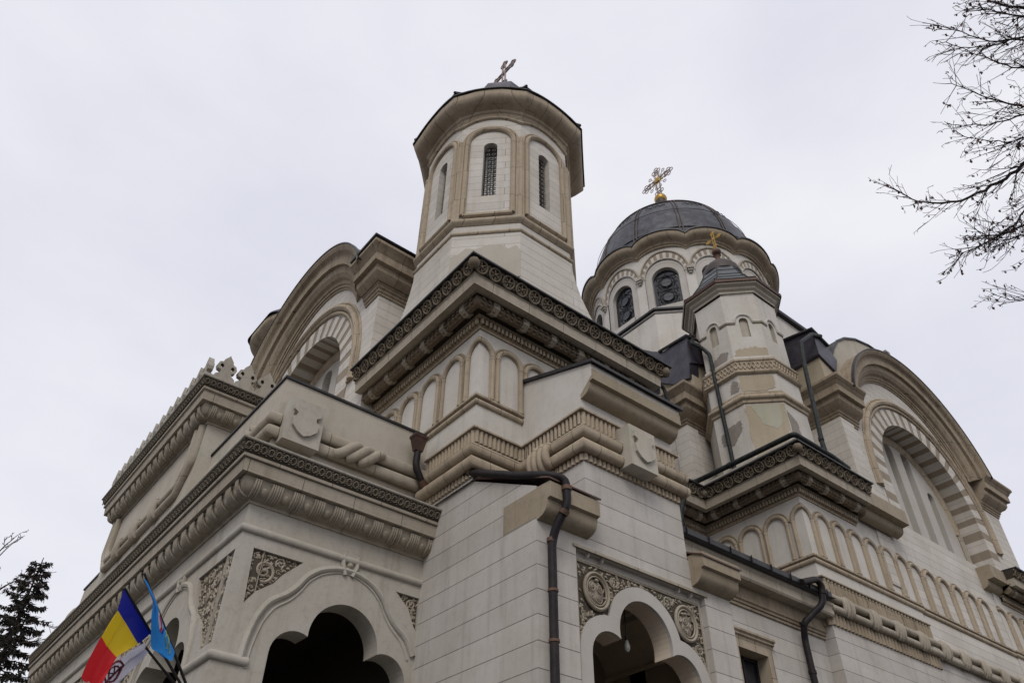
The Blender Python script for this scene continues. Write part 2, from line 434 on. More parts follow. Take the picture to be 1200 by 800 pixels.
# ---- trefoil opening
def circ_x(c1, r1, c2, r2, upper=True):
    dx, dy = c2[0] - c1[0], c2[1] - c1[1]; d = hypot(dx, dy); a = (r1 * r1 - r2 * r2 + d * d) / (2 * d); h = sqrt(max(r1 * r1 - a * a, 0))
    mx_, my_ = c1[0] + a * dx / d, c1[1] + a * dy / d
    p = [(mx_ + h * dy / d, my_ - h * dx / d), (mx_ - h * dy / d, my_ + h * dx / d)]
    return max(p, key=lambda q: q[1])
def trefoil(cx, z1, r1_, lx, z2, r2_, zb, n=14):
    cr_ = circ_x((cx, z1), r1_, (cx + lx, z2), r2_)
    t2 = atan2(cr_[1] - z2, cr_[0] - cx - lx); t1 = atan2(cr_[1] - z1, cr_[0] - cx)
    R = [(cx + lx + r2_, zb)] + [(cx + lx + r2_ * cos(t2 * k / 10), z2 + r2_ * sin(t2 * k / 10)) for k in range(11)]
    Cc = [(cx + r1_ * cos(t1 + (pi / 2 - t1) * k / n), z1 + r1_ * sin(t1 + (pi / 2 - t1) * k / n)) for k in range(1, n + 1)]
    right = R + Cc
    left = [(2 * cx - p[0], p[1]) for p in right[:-1]][::-1]
    return right + left          # right foot -> over -> left foot (ccw)

# ---- shared cornice of the two arcaded blocks
def arched_cornice(path, z, parent, flash=True, consoles=True):
    b = MB()   # dentil course
    sweep(b, [(-.05, z - .06), (.05, z - .06), (.05, z), (.10, z + .02)], path, TAN)
    sweep(b, [(.10, z + .02), (.10, z + .20)], path, CARVEB, caps=False); sweep(b, [(.10, z + .195), (.20, z + .20), (.20, z + .28), (-.05, z + .28)], path, TAND)  # near-black backing paints in the shade of the gaps between dentils
    for P, d, n_, st in along(offset(path, .10), .135):
        f = Fr(P, d, (0, 0, 1), n_)
        slab(b, f, rect(-.040, .040, z + .03, z + .19), [], .075, -.01, TAN, back=False)
    b.build('dentil_course', parent)
    b = MB()   # hollow zone with the carved rolls
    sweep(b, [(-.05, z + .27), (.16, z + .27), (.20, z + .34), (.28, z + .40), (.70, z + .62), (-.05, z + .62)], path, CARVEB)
    pp = offset(path, .42)
    tube(b, [(p[0], p[1], z + .42) for p in pp], .18, DARKST, seg=12, ref=(0, 0, 1))
    for P, d, n_, st in along(pp, .20):
        f = Fr(P, d, (0, 0, 1), n_)
        for q in range(4):
            t = -pi / 2 + .35 + q * .62
            blob(b, f.p(0, z + .42 + .165 * sin(t), .165 * cos(t)), .075, .035, .03, DARKST, f, 6, 3)
    if consoles:
        for P, d, n_, st in along(offset(path, .40), 1.0, .5):
            f = Fr(P, d, (0, 0, 1), n_)
            # light hexagon-nosed console block
            f2 = Fr(P, n_, (0, 0, 1), d)
            slab(b, f2, [(.02 + .205 * cos(t), z + .42 + .205 * sin(t)) for t in [pi / 6 + pi / 3 * q for q in range(6)]], [], .10, -.10, BEIGE)
    b.build('carved_roll', parent, smooth=40)
    b = MB()   # fascia
    sweep(b, [(.0, z + .55), (.62, z + .55), (.66, z + .50), (.86, z + .50), (.86, z + .56), (.88, z + .80), (.92, z + .83), (-.05, z + .83)], path, BEIGE)
    b.build('fascia', parent)
    b = MB()   # frieze of carved roundels
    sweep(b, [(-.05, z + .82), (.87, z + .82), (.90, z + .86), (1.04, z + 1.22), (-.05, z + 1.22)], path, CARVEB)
    for P, d, n_, st in along(offset(path, .98), .47):
        v = (n_ * .14 + Vector((0, 0, .36))).normalized(); f = Fr(P + Vector((0, 0, z + 1.04)), d, v, d.cross(v) if d.cross(v).dot(n_) > 0 else -d.cross(v))
        rosette(b, f, 0, 0, .185, CARVE, 0.015)
        for s_ in (-1, 1):
            for q in (-1, 1): blob(b, f.p(s_ * st * .5, q * .11, 0), .045, .05, .04, CARVE, f, 6, 3)
        pts = [f.p(-st / 2 + st * k / 8, .17 * cos(pi * k / 4), .01) for k in range(9)]
        tube(b, pts, .018, CARVE, seg=4)
    for c_ in range(len(path) - 2):
        q = offset(path, 1.0)[c_ + 1]; blob(b, (q[0], q[1], z + 1.05), .17, .17, .17, CARVE)
    b.build('carved_frieze', parent, smooth=50)
    if flash:
        b = MB(); sweep(b, [(0, z + 1.20), (1.08, z + 1.215), (1.16, z + 1.215), (1.16, z + 1.27), (0, z + 1.32)], path, BLACK); b.build('flashing', parent)

# ---- blind arcades, drawn in an unrolled strip and wrapped round the corner
def wrap(path, out=0.0):
    """s (0 at the 2nd vertex of the path) -> point"""
    A, B, D = [Vector((p[0], p[1], 0)) for p in path]
    d0 = (A - B).normalized(); d1 = (D - B).normalized()
    n0 = Vector((-d0.y, d0.x, 0)); n0 = n0 if n0.dot(d1) < 0 else -n0
    n1 = Vector((-d1.y, d1.x, 0)); n1 = n1 if n1.dot(d0) < 0 else -n1
    def f(s, z, o):
        if abs(s) < .02: return B + (n0 + n1) * o + Vector((0, 0, z))
        if s < 0: return B + d0 * (-s) + n0 * o + Vector((0, 0, z))
        return B + d1 * s + n1 * o + Vector((0, 0, z))
    return f
def blind_arch(f, s, hw, z0, z1, parent, r=.075, panel=True):
    b = MB(); zs = z1 - hw
    def strip(w, o, rr, zt):
        pts = [f(s - w, z0, o)]; zz = z0
        pts += [f(s - w * cos(pi * k / 14), zt + w * sin(pi * k / 14), o) for k in range(15)]
        pts += [f(s + w, z0, o)]
        tube(b, pts, rr, TAN, seg=8)
    strip(hw - r, .035, r, zs)
    # capital rings and joints on the shafts
    for sg in (-1, 1):
        for zz, rr in ((z0 + .06, r * 1.22), (zs - .02, r * 1.1)):
            tube(b, [f(s + sg * (hw - r), zz - .035, .035), f(s + sg * (hw - r), zz + .035, .035)], rr, TAN, seg=8)
    # thin outer moulding over the head
    w = hw + .035
    tube(b, [f(s - w * cos(pi * (k + .35) / 15), zs + w * sin(pi * (k + .35) / 15), .02) for k in range(15)], .034, TAND, seg=6)
    return b.build('blind_arch', parent, smooth=40)

def masonry(b, path, z0, z1, mat):   # a closed plan polygon, ccw
    prismz(b, path, z0, z1, mat)

def flutes(path, z0, z1, parent, name='fluted_band', base=.02, mat=None, pitch=.135):
    mat = mat or TAN
    b = MB(); sweep(b, [(-.05, z0), (base, z0), (base, z1), (-.05, z1)], path, TAND)
    sweep(b, [(-.05, z1 - .01), (base + .09, z1 - .01), (base + .09, z1 + .035), (-.05, z1 + .05)], path, mat)
    for P, d, n_, st in along(offset(path, base), pitch):
        f = Fr(P, d, (0, 0, 1), n_); w = st * .40
        prof = [(w * cos(t), w * .9 * sin(t)) for t in [pi * k / 5 for k in range(6)]]
        vs = [f.p(a, z0 + .01, c) for a, c in prof] + [f.p(a, z1 - .02, c) for a, c in prof]
        b.add(vs, [(i, i + 1, i + 7, i + 6) for i in range(5)] + [tuple(range(6))], mat)
    return b.build(name, parent, smooth=50)
def twin_rolls(path, z, dz, r, parent, knots=(), mat=None, name='roll_moulding', o=.10):
    """two fat rolls; knots = distances along the path where they are tied"""
    mat = mat or TAN; b = MB()
    for k in (0, 1): tube(b, [(p[0], p[1], z - k * dz) for p in offset(path, o)], r, mat, seg=12, ref=(0, 0, 1))
    pts = [Vector((p[0], p[1], 0)) for p in offset(path, o)]; cum = 0; segs = []
    for p, q in zip(pts[:-1], pts[1:]): segs.append((cum, cum + (q - p).length, p, (q - p).normalized())); cum += (q - p).length
    for kk in knots:
        for a0, a1, p, d in segs:
            if a0 <= kk < a1:
                n_ = Vector((d.y, -d.x, 0)); c = p + d * (kk - a0); c.z = z - dz / 2
                for i in (-1.5, -.5, .5, 1.5):
                    sk = .0
                    cc = c + d * (i * r * 1.25)
                    hh = dz / 2 + r * (.95 if abs(i) < 1 else .55)
                    P_ = [cc + Vector((0, 0, hh * sin(t))) + n_ * (r * 1.0 * cos(t) + .02) + d * (sk * sin(t)) for t in [-pi / 2 + pi * j / 10 for j in range(11)]]
                    tube(b, P_, r * .62, mat, seg=8)
                # pointed ends of the slots between the ties
    return b.build(name, parent, smooth=50)

# ================================================================== CORNER BLOCK UNDER THE BELL TOWER
b = MB()
B1 = [(9.0, 18.2), (9.0, 12.85), (14.35, 12.85), (14.35, 18.2)]
prismz(b, B1, 9.22, 15.2, PLAST)
block1 = b.build('tower_base_wall', church)
p1 = [(9.0, 18.2), (9.0, 12.85), (14.35, 12.85), (14.35, 18.0)]
arched_cornice(p1, 13.90, block1)
f1 = wrap(p1[:3])
for s, hw in ((0, .50), (.99, .47), (1.94, .47), (2.9, .47), (-1.12, .53), (-2.24, .53), (-3.32, .53), (-4.40, .53)):
    blind_arch(f1, s, hw, 11.62, 13.52, block1)
b = MB(); sweep(b, [(-.05, 11.36)] + roll(.085, 11.45)[1:-1] + [(.05, 11.55), (.10, 11.58), (.10, 11.64), (-.05, 11.66)], p1[:3], TAN); b.build('sill_course', block1, smooth=40)
flute_path = [(9.0, 14.9), (9.0, 12.85), (10.47, 12.85), (10.47, 10.67), (13.60, 10.67), (13.60, 12.9)]
flutes(flute_path, 10.24, 10.62, block1)
flutes(flute_path, 9.28, 9.50, block1)
twin_rolls(flute_path, 9.98, .37, .155, block1, knots=(4.45,), o=.12)

# ================================================================== SIDE PORCH (two stepped piers and a trefoil arch)
b = MB()
# front wall with the arch
tre = trefoil(12.05, 5.72, .77, 1.03, 5.10, .53, GZ + .5)
tre_o = trefoil(12.05, 5.72, 1.06, 1.03, 5.10, .84, GZ + .5)
fs = south(10.67)
rec = rect(10.10, 14.02, GZ + .3, 7.10)
slab(b, fs, [(9.07, GZ), (14.93, GZ), (14.93, 7.85), (13.60, 7.85), (13.60, 9.4), (10.47, 9.4), (10.47, 8.12), (9.07, 8.12)], [rec], 0, -.16, WHITE, back=False, rim=False)
pier = b.build('side_porch_wall', church)
b = MB()
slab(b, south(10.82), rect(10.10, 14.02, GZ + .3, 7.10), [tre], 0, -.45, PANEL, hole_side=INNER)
b.build('arch_wall', pier)
b = MB()   # smooth raised band around the trefoil
outer = tre_o; inner = tre
slab(b, south(10.82), outer + [p for p in inner[::-1]], [], .075, 0, PANEL, back=False)
b.build('trefoil_band', pier)
b = MB()   # carved field
bx = (10.24, 13.90, 4.2, 6.90)
slab(b, south(10.815), rect(10.16, 13.95, 3.4, 6.96), [trefoil(12.05, 5.72, .95, 1.03, 5.10, .72, 3.45)], .008, 0, RELIEFB, back=False)
insd = inpoly([(p[0], p[1]) for p in tre_o])
fr_ = south(10.80)
for mx_, mz_ in ((10.70, 6.36), (13.36, 6.36)):
    for R_, t_ in ((.33, .04), (.265, .022)):
        tube(b, [fr_.p(mx_ + R_ * cos(t), mz_ + R_ * 1.12 * sin(t), .05) for t in [2 * pi * k / 28 for k in range(28)]], t_, RELIEF, seg=6, closed=True, ref=fr_.n)
    blob(b, fr_.p(mx_, mz_, -.01), .25, .28, .05, RELIEF, fr_, 16, 6)
    f_ = Fr((0, 10.74, 0), (1, 0, 0), (0, 0, 1), (0, -1, 0))
    scrollwork(b, f_, lambda x, y: hypot(x - mx_, (y - mz_) / 1.1) < .25, (mx_ - .25, mx_ + .25, mz_ - .28, mz_ + .28), RELIEF, (.11, .08, .05, .035))
med = lambda x, y: hypot(x - 10.70, (y - 6.36) / 1.1) < .41 or hypot(x - 13.36, (y - 6.36) / 1.1) < .41
scrollwork(b, fr_, lambda x, y: 10.22 < x < 13.90 and 4.2 < y < 6.88 and not insd(x, y) and not med(x, y), bx, RELIEF, (.20, .17, .14, .11, .09, .065, .045, .033), tries=500)
sprinkle(b, fr_, lambda x, y: 10.24 < x < 13.88 and 4.2 < y < 6.86 and not insd(x, y) and not med(x, y), bx, RELIEF, 150, .0)
for zz in (6.90, 6.935): tube(b, [(10.20, 10.79, zz), (13.92, 10.79, zz)], .016, RELIEF, seg=5)
for xx in (10.205, 13.915): tube(b, [(xx, 10.79, 3.4), (xx, 10.79, 6.93)], .02, RELIEF, seg=5)
b.build('carved_field', pier, smooth=60)
b = MB()   # step of the recess
sweep(b, [(-.02, 7.10), (.035, 7.10), (.035, 7.16), (-.02, 7.17)], [(10.02, 10.67), (14.10, 10.67)], BEIGE)
b.build('panel_lip', pier)
b = MB()
# west flank with its sloping head, east flank, dark inside
slab(b, Fr((9.07, 0, 0), (0, -1, 0), (0, 0, 1), (-1, 0, 0)), [(-14.9, GZ), (-10.67, GZ), (-10.67, 8.12), (-13.25, 9.40), (-14.9, 9.46)], [], 0, -.5, WHITE, back=True, rim=False)
slab(b, Fr((10.47, 0, 0), (0, -1, 0), (0, 0, 1), (-1, 0, 0)), [(-12.9, 7.0), (-10.67, 7.0), (-10.67, 9.5), (-12.9, 9.5)], [], 0, -.4, WHITE, back=True, rim=False)
slab(b, Fr((14.93, 0, 0), (0, 1, 0), (0, 0, 1), (1, 0, 0)), [(10.67, GZ), (13.2, GZ), (13.2, 9.2), (10.67, 7.85)], [], 0, -.4, WHITE, back=True, rim=False)
slab(b, Fr((13.60, 0, 0), (0, 1, 0), (0, 0, 1), (1, 0, 0)), [(10.67, 7.0), (12.9, 7.0), (12.9, 9.5), (10.67, 9.5)], [], 0, -.4, WHITE, back=True, rim=False)
b.build('flank_wall', pier)
b = MB()   # vaulted inside
n = 14; vs = []
for k in range(n + 1):
    t = pi * k / n
    for y in (11.28, 14.5): vs.append((12.05 - 2.45 * cos(t), y, 6.25 + 1.15 * sin(t)))
b.add(vs, [(2 * k, 2 * k + 1, 2 * k + 3, 2 * k + 2) for k in range(n)], INNER)
box(b, 9.6, 14.5, 14.4, 14.45, GZ, 8, INNER_SHADED); box(b, 9.58, 9.60, 11.2, 14.4, GZ, 6.3, INNER_SHADED); box(b, 14.5, 14.52, 11.2, 14.4, GZ, 6.2, INNER_SHADED); box(b, 14.42, 14.5, 11.2, 14.4, 6.2, 6.27, INNER)
b.build('porch_vault', pier, smooth=40)
# cyma eaves of the pier heads
def eave_block(x0, x1, y, z0, parent, mat=BEIGE, dz=.70, p=.42, name='eave_moulding', west_side=None):
    b = MB()
    prof = [(-.03, z0), (.0, z0), (.05, z0 + .005), (.10, z0 + .02), (.19, z0 + .05), (.27, z0 + .11), (.31, z0 + .19), (.33, z0 + .30), (.33, z0 + .335), (p, z0 + .36), (p, z0 + dz), (-.03, z0 + dz + .02)]
    sweep(b, prof, [(x0, y), (x1, y)], mat)
    return b.build(name, parent, smooth=35)
eave_block(9.072, 10.44, 10.67, 7.36, pier, CORB)
eave_block(13.63, 14.93, 10.67, 7.25, pier, CORB)
b = MB(); slab(b, west(9.07), [(-11.74, 7.42), (-10.67, 7.42), (-10.67, 8.06), (-11.74, 8.06)], [], .004, 0, CORB, back=False); b.build('tan_block', pier)
for x0, x1, hi in ((9.02, 10.47, 9.46), (13.6, 14.98, 9.2)):
    b = MB(); slab(b, Fr((x0, 0, 0), (0, -1, 0), (0, 0, 1), (-1, 0, 0)), [(-13.3, hi - .02), (-10.22, 8.09 - (9.46 - hi)), (-10.22, 8.13 - (9.46 - hi)), (-13.3, hi + .03)], [], 0, -(x1 - x0), COPPER); b.build('wing_roof', pier)
b = MB(); tube(b, [(9.05, 14.9, 9.45), (9.05, 13.25, 9.42)], .05, WHITE, seg=8); b.build('wall_coping', pier)

# shed head of the upper pier
b = MB()
slab(b, Fr((10.47, 0, 0), (0, -1, 0), (0, 0, 1), (-1, 0, 0)), [(-12.86, 10.64), (-10.665, 10.64), (-10.665, 11.08), (-10.25, 11.45), (-10.25, 11.80), (-12.86, 12.70)], [], 0, -3.10, PLAST)
head = b.build('pier_head', church)
eave_block(10.475, 13.57, 10.67, 10.98, head, CORB, .66, .44)
b = MB()
slab(b, Fr((10.40, 0, 0), (0, -1, 0), (0, 0, 1), (-1, 0, 0)), [(-12.86, 12.70), (-10.14, 11.78), (-10.14, 11.86), (-12.86, 12.80)], [], 0, -3.25, BLACK); b.build('shed_roof', head)
# stone with a shield on the rolls
def shield_block(fr, a0, a1, c0, c1, dep, parent, mat, name='shield_block'):
    b = MB(); slab(b, fr, [(a0, c0), (a1, c0), (a1, c1), (a0, c1)], [], dep, -.05, mat)
    w = a1 - a0; h = c1 - c0; m = (a0 + a1) / 2
    hs = [(.36, .86), (.38, .70), (.26, .64), (.27, .56), (.37, .52), (.34, .34), (.18, .22), (0, .15)]
    sh = [(m - a * w, c0 + c * h) for a, c in hs] + [(m + a * w, c0 + c * h) for a, c in hs[:-1][::-1]] + [(m + .17 * w, c0 + .79 * h), (m, c0 + .84 * h), (m - .17 * w, c0 + .79 * h)]
    slab(b, fr, sh, [], dep + .075, dep - .01, mat, back=False)
    for sg in (-1, 1): slab(b, fr, [(m + sg * .315 * w + .035 * w * cos(t), c0 + .60 * h + .055 * h * sin(t)) for t in [2 * pi * q / 10 for q in range(10)]], [], dep + .006, dep, DARKST, back=False)
    return b.build(name, parent, bevel=.012)
shield_block(south(10.67), 11.55, 12.42, 9.42, 10.52, .46, head, PLASTG)

# ================================================================== WEST PORCH
PX, PY0, PY1 = 4.74, 14.81, 31.9
b = MB()
sarch = trefoil(7.35, 5.64, .80, 1.02, 5.13, .52, GZ + .5)
slab(b, south(PY0), rect(PX, 9.07, GZ, 8.05), [sarch, [(5.11, 5.92), (5.30, 6.20), (5.62, 6.45), (5.80, 6.70), (6.16, 7.05), (5.05, 7.05)], [(8.44, 7.05), (8.80, 6.75), (9.0, 6.35), (9.066, 6.3), (9.066, 7.05)]], 0, -.55, CREAM, hole_side=CREAM, rim=False)
# west arcade: five bays
ys = [18.0 + 5.35 * k for k in range(3)]
hl = []
for yc in ys: hl.append([(p[0], p[1]) for p in trefoil(-yc, 5.64, .80, 1.02, 5.13, .52, GZ + .5)])
def wpanel(a0, a1):      # tall spandrel panel between -y = a0..a1
    w = a1 - a0
    return [(a0 + w * .40, 5.13), (a1 - w * .05 - .02, 5.13), (a1, 7.0), (a0, 7.0), (a0 + w * .16, 6.2), (a0 + w * .30, 5.75)]
pans = [[(-15.62, 5.13), (-14.98, 5.13), (-14.98, 7.0), (-16.90, 7.0), (-16.55, 6.2), (-15.95, 5.75)]]
for k in range(2):
    m = -(ys[k] + 2.675); pans.append([(m - .35, 5.13), (m + .35, 5.13), (m + .62, 5.75), (m + 1.1, 6.2), (m + 1.45, 7.0), (m - 1.45, 7.0), (m - 1.1, 6.2), (m - .62, 5.75)])
slab(b, west(PX), rect(-PY1, -PY0 - .001, GZ, 8.05), hl + pans, 0, -.55, CREAM, rim=False)
porch = b.build('porch_wall', church)
b = MB()
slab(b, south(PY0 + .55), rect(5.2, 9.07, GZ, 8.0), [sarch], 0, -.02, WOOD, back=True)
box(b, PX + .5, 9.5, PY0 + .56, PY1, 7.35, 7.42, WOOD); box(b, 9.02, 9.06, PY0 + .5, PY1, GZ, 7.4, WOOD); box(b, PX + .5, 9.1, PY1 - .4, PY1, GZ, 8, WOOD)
b.build('porch_ceiling', porch)
def panel(fr, poly, d=-.07, radii=(.20, .16, .13, .10, .075, .055, .04, .03)):
    b = MB(); slab(b, fr, poly, [], d, d - .2, RELIEFB, back=False)
    xs = [p[0] for p in poly]; zs = [p[1] for p in poly]; f = inpoly(poly)
    f2 = Fr(fr.p(0, 0, d), fr.u, fr.v, fr.n)
    scrollwork(b, f2, f, (min(xs), max(xs), min(zs), max(zs)), RELIEF, radii, tries=420); sprinkle(b, f2, f, (min(xs), max(xs), min(zs), max(zs)), RELIEF, 110, .0)
    b.build('carved_panel', porch, smooth=60)
panel(south(PY0), [(5.11, 5.92), (5.30, 6.20), (5.62, 6.45), (5.80, 6.70), (6.16, 7.05), (5.05, 7.05)], radii=(.26, .18, .13, .09, .065, .045, .03))
panel(south(PY0), [(8.44, 7.05), (8.80, 6.75), (9.0, 6.35), (9.066, 6.3), (9.066, 7.05)])
for q in pans: panel(west(PX), q)
b = MB()   # hoods over the arches and the string they hang from
def _unused(): pass
def hood(fr, cx, w, zb, fan=1, cut=None):
    pts = [(-w, zb), (-w * .99, 5.25), (-w * .93, 5.75), (-w * .83, 6.08), (-w * .66, 6.30), (-w * .56, 6.52), (-w * .48, 6.78), (-w * .34, 7.0), (-w * .16, 7.13), (0, 7.17)]
    pts += [(-p[0], p[1]) for p in pts[:-1]][::-1]
    if cut: pts = [p for p in pts if cx + p[0] < cut]
    sm = []
    for i in range(len(pts) - 1):
        for k in range(3): sm.append((pts[i][0] + (pts[i + 1][0] - pts[i][0]) * k / 3, pts[i][1] + (pts[i + 1][1] - pts[i][1]) * k / 3))
    sm.append(pts[-1])
    sm = [sm[0]] + [((sm[i - 1][0] + sm[i][0] * 2 + sm[i + 1][0]) / 4, (sm[i - 1][1] + 2 * sm[i][1] + sm[i + 1][1]) / 4) for i in range(1, len(sm) - 1)] + [sm[-1]]
    tube(b, [fr.p(cx + x, z, .0) for x, z in sm], .075, CREAM, seg=8)
    tube(b, [fr.p(cx + x * .93, z - .07 - .02 * abs(x), .0) for x, z in sm], .03, CREAM, seg=6)
    for sx in (-.17, .17):
        tube(b, [fr.p(cx + sx * .5, 7.05, .02), fr.p(cx + sx, 7.28, .03), fr.p(cx + sx, 7.50, .02)], .055, CREAM, seg=6)
    blob(b, fr.p(cx, 7.27, .04), .075, .075, .06, RELIEF, fr)
hood(south(PY0), 7.22, 1.93, 4.86, cut=9.06)
for yc in ys: hood(west(PX), -yc, 1.85, 4.86)
sweep(b, roll(.085, 7.40, .0), [(PX, PY1), (PX, PY0), (9.07, PY0)], CREAM)
sweep(b, roll(.09, 4.86, .0), [(PX, PY0 + 1.3), (PX, PY0), (PX + .70, PY0)], CREAM)
for yc in ys[:2]: sweep(b, roll(.09, 4.86, .0), [(PX, yc + 3.4), (PX, yc + 1.95)], CREAM)
b.build('arch_hood', porch, smooth=45)
# cornice of the porch
def porch_cornice(path, z, parent, s=1.0, endcap=True):
    b = MB()
    sweep(b, [(-.05, z - .06), (.04, z - .06), (.05, z), (.08, z + .02)] + [(.08 + .26 * sin(t), z + .02 + .30 * (1 - cos(t))) for t in [pi / 2 * k / 6 for k in range(7)]] + [(.34, z + .36), (-.05, z + .36)], path, BEIGE)
    for i, (P, d, n_, st) in enumerate(along(offset(path, .10), .50)):
        f = Fr(P, d, (0, 0, 1), n_)
        blob(b, f.p(0, z + .16, .10), .11, .13, .13, BEIGE, f, 8, 5)
        for q in (-.19, -.24, -.14, .14, .19, .24):
            pts = [f.p(q, z + .02 + .30 * (1 - cos(t)), .02 + .26 * sin(t)) for t in [pi / 2 * k / 5 for k in range(6)]]
            tube(b, pts, .028, BEIGE, seg=5)
    b.build('egg_moulding', parent, smooth=50)
    b = MB(); sweep(b, [(0, z + .36), (.42, z + .36), (.46, z + .37), (.46, z + .40), (.49, z + .64), (.54, z + .66), (.55, z + .72), (-.05, z + .72)], path, BEIGE); b.build('fascia', parent)
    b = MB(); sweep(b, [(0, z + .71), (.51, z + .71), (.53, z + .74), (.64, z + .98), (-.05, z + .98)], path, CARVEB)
    for P, d, n_, st in along(offset(path, .60), .17):
        v = (n_ * .11 + Vector((0, 0, .24))).normalized(); nn = (n_ - v * n_.dot(v)).normalized(); f = Fr(P + Vector((0, 0, z + .865)), d, v, nn)
        tube(b, [f.p(.06 * cos(t), .075 * sin(t), .0) for t in [2 * pi * k / 8 for k in range(8)]], .016, FRIEZE, seg=4, closed=True)
        leafs(b, f, 0, 0, .06, FRIEZE, 4)
        for q_ in (-.09, -.045, 0, .045, .09): blob(b, f.p(st / 2 + random.uniform(-.01, .01), q_, 0), .024, .016, .018, FRIEZE, f, 5, 3)
    b.build('carved_frieze', parent)
    b = MB(); sweep(b, [(0, z + .975), (.66, z + .98), (.68, z + 1.0), (.68, z + 1.03), (0, z + 1.12)], path, GREY)
    for p_, q_ in zip(path[:-1], path[1:]): pass
    b.build('cornice_top', parent)
porch_cornice([(PX, PY1), (PX, PY0), (9.07, PY0)], 8.0, porch)
# attic with interlaced rolls
AX, AY = 4.92, 15.0
b = MB(); apath = [(AX, PY1 - .5), (AX, AY), (9.0, AY)]
prismz(b, [(AX, PY1 - .5), (AX, AY), (9.0, AY), (9.0, PY1 - .5)], 8.95, 11.45, PLASTG)
sweep(b, [(-.05, 11.44), (.05, 11.44), (.05, 11.50), (-.5, 11.62)], apath, BLACK)
attic = b.build('attic_wall', church)
twin_rolls(apath, 10.22, .36, .15, attic, knots=(), mat=BEIGE, o=.10)
b = MB()    # the S shaped crossing of the rolls on the south side
for i, dx in enumerate((-.34, -.02, .30)):
    pts = [(7.05 + dx + .34 * t * 1.0 + .08 * t, AY - .17 - .10 * (1 - abs(t)), 10.22 - .18 - .20 * sin(pi / 2 * -t) * -1 * -1) for t in [-1 + 2 * k / 12 for k in range(13)]]
    pts = [(7.05 + dx + .30 * t, AY - .16 - .10 * (1 - t * t), 10.04 + .20 * sin(pi / 2 * t)) for t in [-1 + 2 * k / 12 for k in range(13)]]
    tube(b, pts, .125, BEIGE, seg=10)
b.build('rope_knot', attic, smooth=50)
shield_block(south(AY), 5.02, 5.92, 9.62, 10.78, .36, attic, CREAM)
for yk in (18.2, 28.4, 30.6):
    b = MB()
    for i in (-1, 0, 1):
        tube(b, [(AX - .14 - .12 * cos(t), yk + i * .2, 10.04 + .33 * sin(t)) for t in [-pi / 2 + pi * k / 10 for k in range(11)]], .11, BEIGE, seg=8)
    b.build('rope_knot', attic, smooth=50)
for yk, zk in ((16.15, 10.25), (PY1 - .6, 10.0)):      # leafy corner knobs of the attic
    b = MB(); f_ = west(AX - .05)
    for q in range(9):
        t = 2 * pi * q / 9; blob(b, f_.p(-yk + .16 * cos(t), zk + .26 * sin(t), .05), .13, .15, .13, BEIGE, f_, 7, 4)
    blob(b, f_.p(-yk, zk, .1), .16, .22, .16, BEIGE, f_, 8, 4); b.build('leaf_knob', attic, smooth=50)
# central gable front with crown of merlons
GX = 4.55; gy0, gy1 = 19.55, 27.5
b = MB(); prismz(b, [(GX, gy1), (GX, gy0), (7.4, gy0), (7.4, gy1)], 8.95, 13.2, PLASTG)
crown = b.build('crown_wall', church)
porch_cornice([(7.4, gy1), (GX, gy1), (GX, gy0), (7.4, gy0)], 12.42, crown)
b = MB()
for dy, dz_ in ((0, 0), (.34, .30)):
    tube(b, smooth_path([(GX - .06, gy0 + .2 + dy, 12.35), (GX - .06, gy0 + .2 + dy, 11.2), (GX - .06, gy0 + .9, 10.45 + dz_), (GX - .06, gy1 - .9, 10.45 + dz_), (GX - .06, gy1 - .2 - dy, 11.2), (GX - .06, gy1 - .2 - dy, 12.35)], .12), .115, BEIGE, seg=10)
b.build('rope_moulding', crown, smooth=50)
for yk in (21.9, 23.5, 25.1):
    b = MB()
    for i in (-1, 0, 1): tube(b, [(GX - .10 - .10 * cos(t), yk + i * .15, 10.60 + .27 * sin(t)) for t in [-pi / 2 + pi * k / 10 for k in range(11)]], .08, BEIGE, seg=8)
    b.build('rope_knot', crown, smooth=50)
def merlon(fr, w, z0):      # trefoil-headed merlon with small side eyes
    b = MB()
    h = .92; cir = lambda x: [(x + .055 * cos(t), z0 + h * .53 + .075 * sin(t)) for t in [2 * pi * q / 8 for q in range(8)]]
    pr = [(-w * .52, 0), (-w * .50, .16 * h), (-w * .30, .26 * h), (-w * .26, .36 * h), (-w * .44, .40 * h), (-w * .50, .52 * h), (-w * .42, .66 * h), (-w * .26, .70 * h), (-w * .22, .80 * h), (-w * .06, .93 * h), (0, 1.0 * h)]
    pr = pr + [(-p[0], p[1]) for p in pr[:-1]][::-1]
    slab(b, fr, [(p[0], p[1] + z0) for p in pr][::-1], [cir(-w * .27), cir(w * .27)], .08, -.08, GREY, hole_side=DARKST)
    return b.build('merlon', crown, bevel=.01)
nm = 14
for k in range(nm):
    yy = gy0 - .45 + (gy1 - gy0 + .9) * (k + .5) / nm
    merlon(Fr((GX - .50, yy, 0), (0, -1, 0), (0, 0, 1), (-1, 0, 0)), .52, 13.50)
for k in range(5): merlon(Fr((GX - .10 + k * .62, gy0 - .50, 0), (1, 0, 0), (0, 0, 1), (0, -1, 0)), .58, 13.50)
b = MB(); sweep(b, [(.38, 13.40), (.60, 13.40), (.60, 13.56), (.38, 13.56)], [(7.4, gy1), (GX, gy1), (GX, gy0), (7.4, gy0)], GREY); b.build('crown_base', crown)

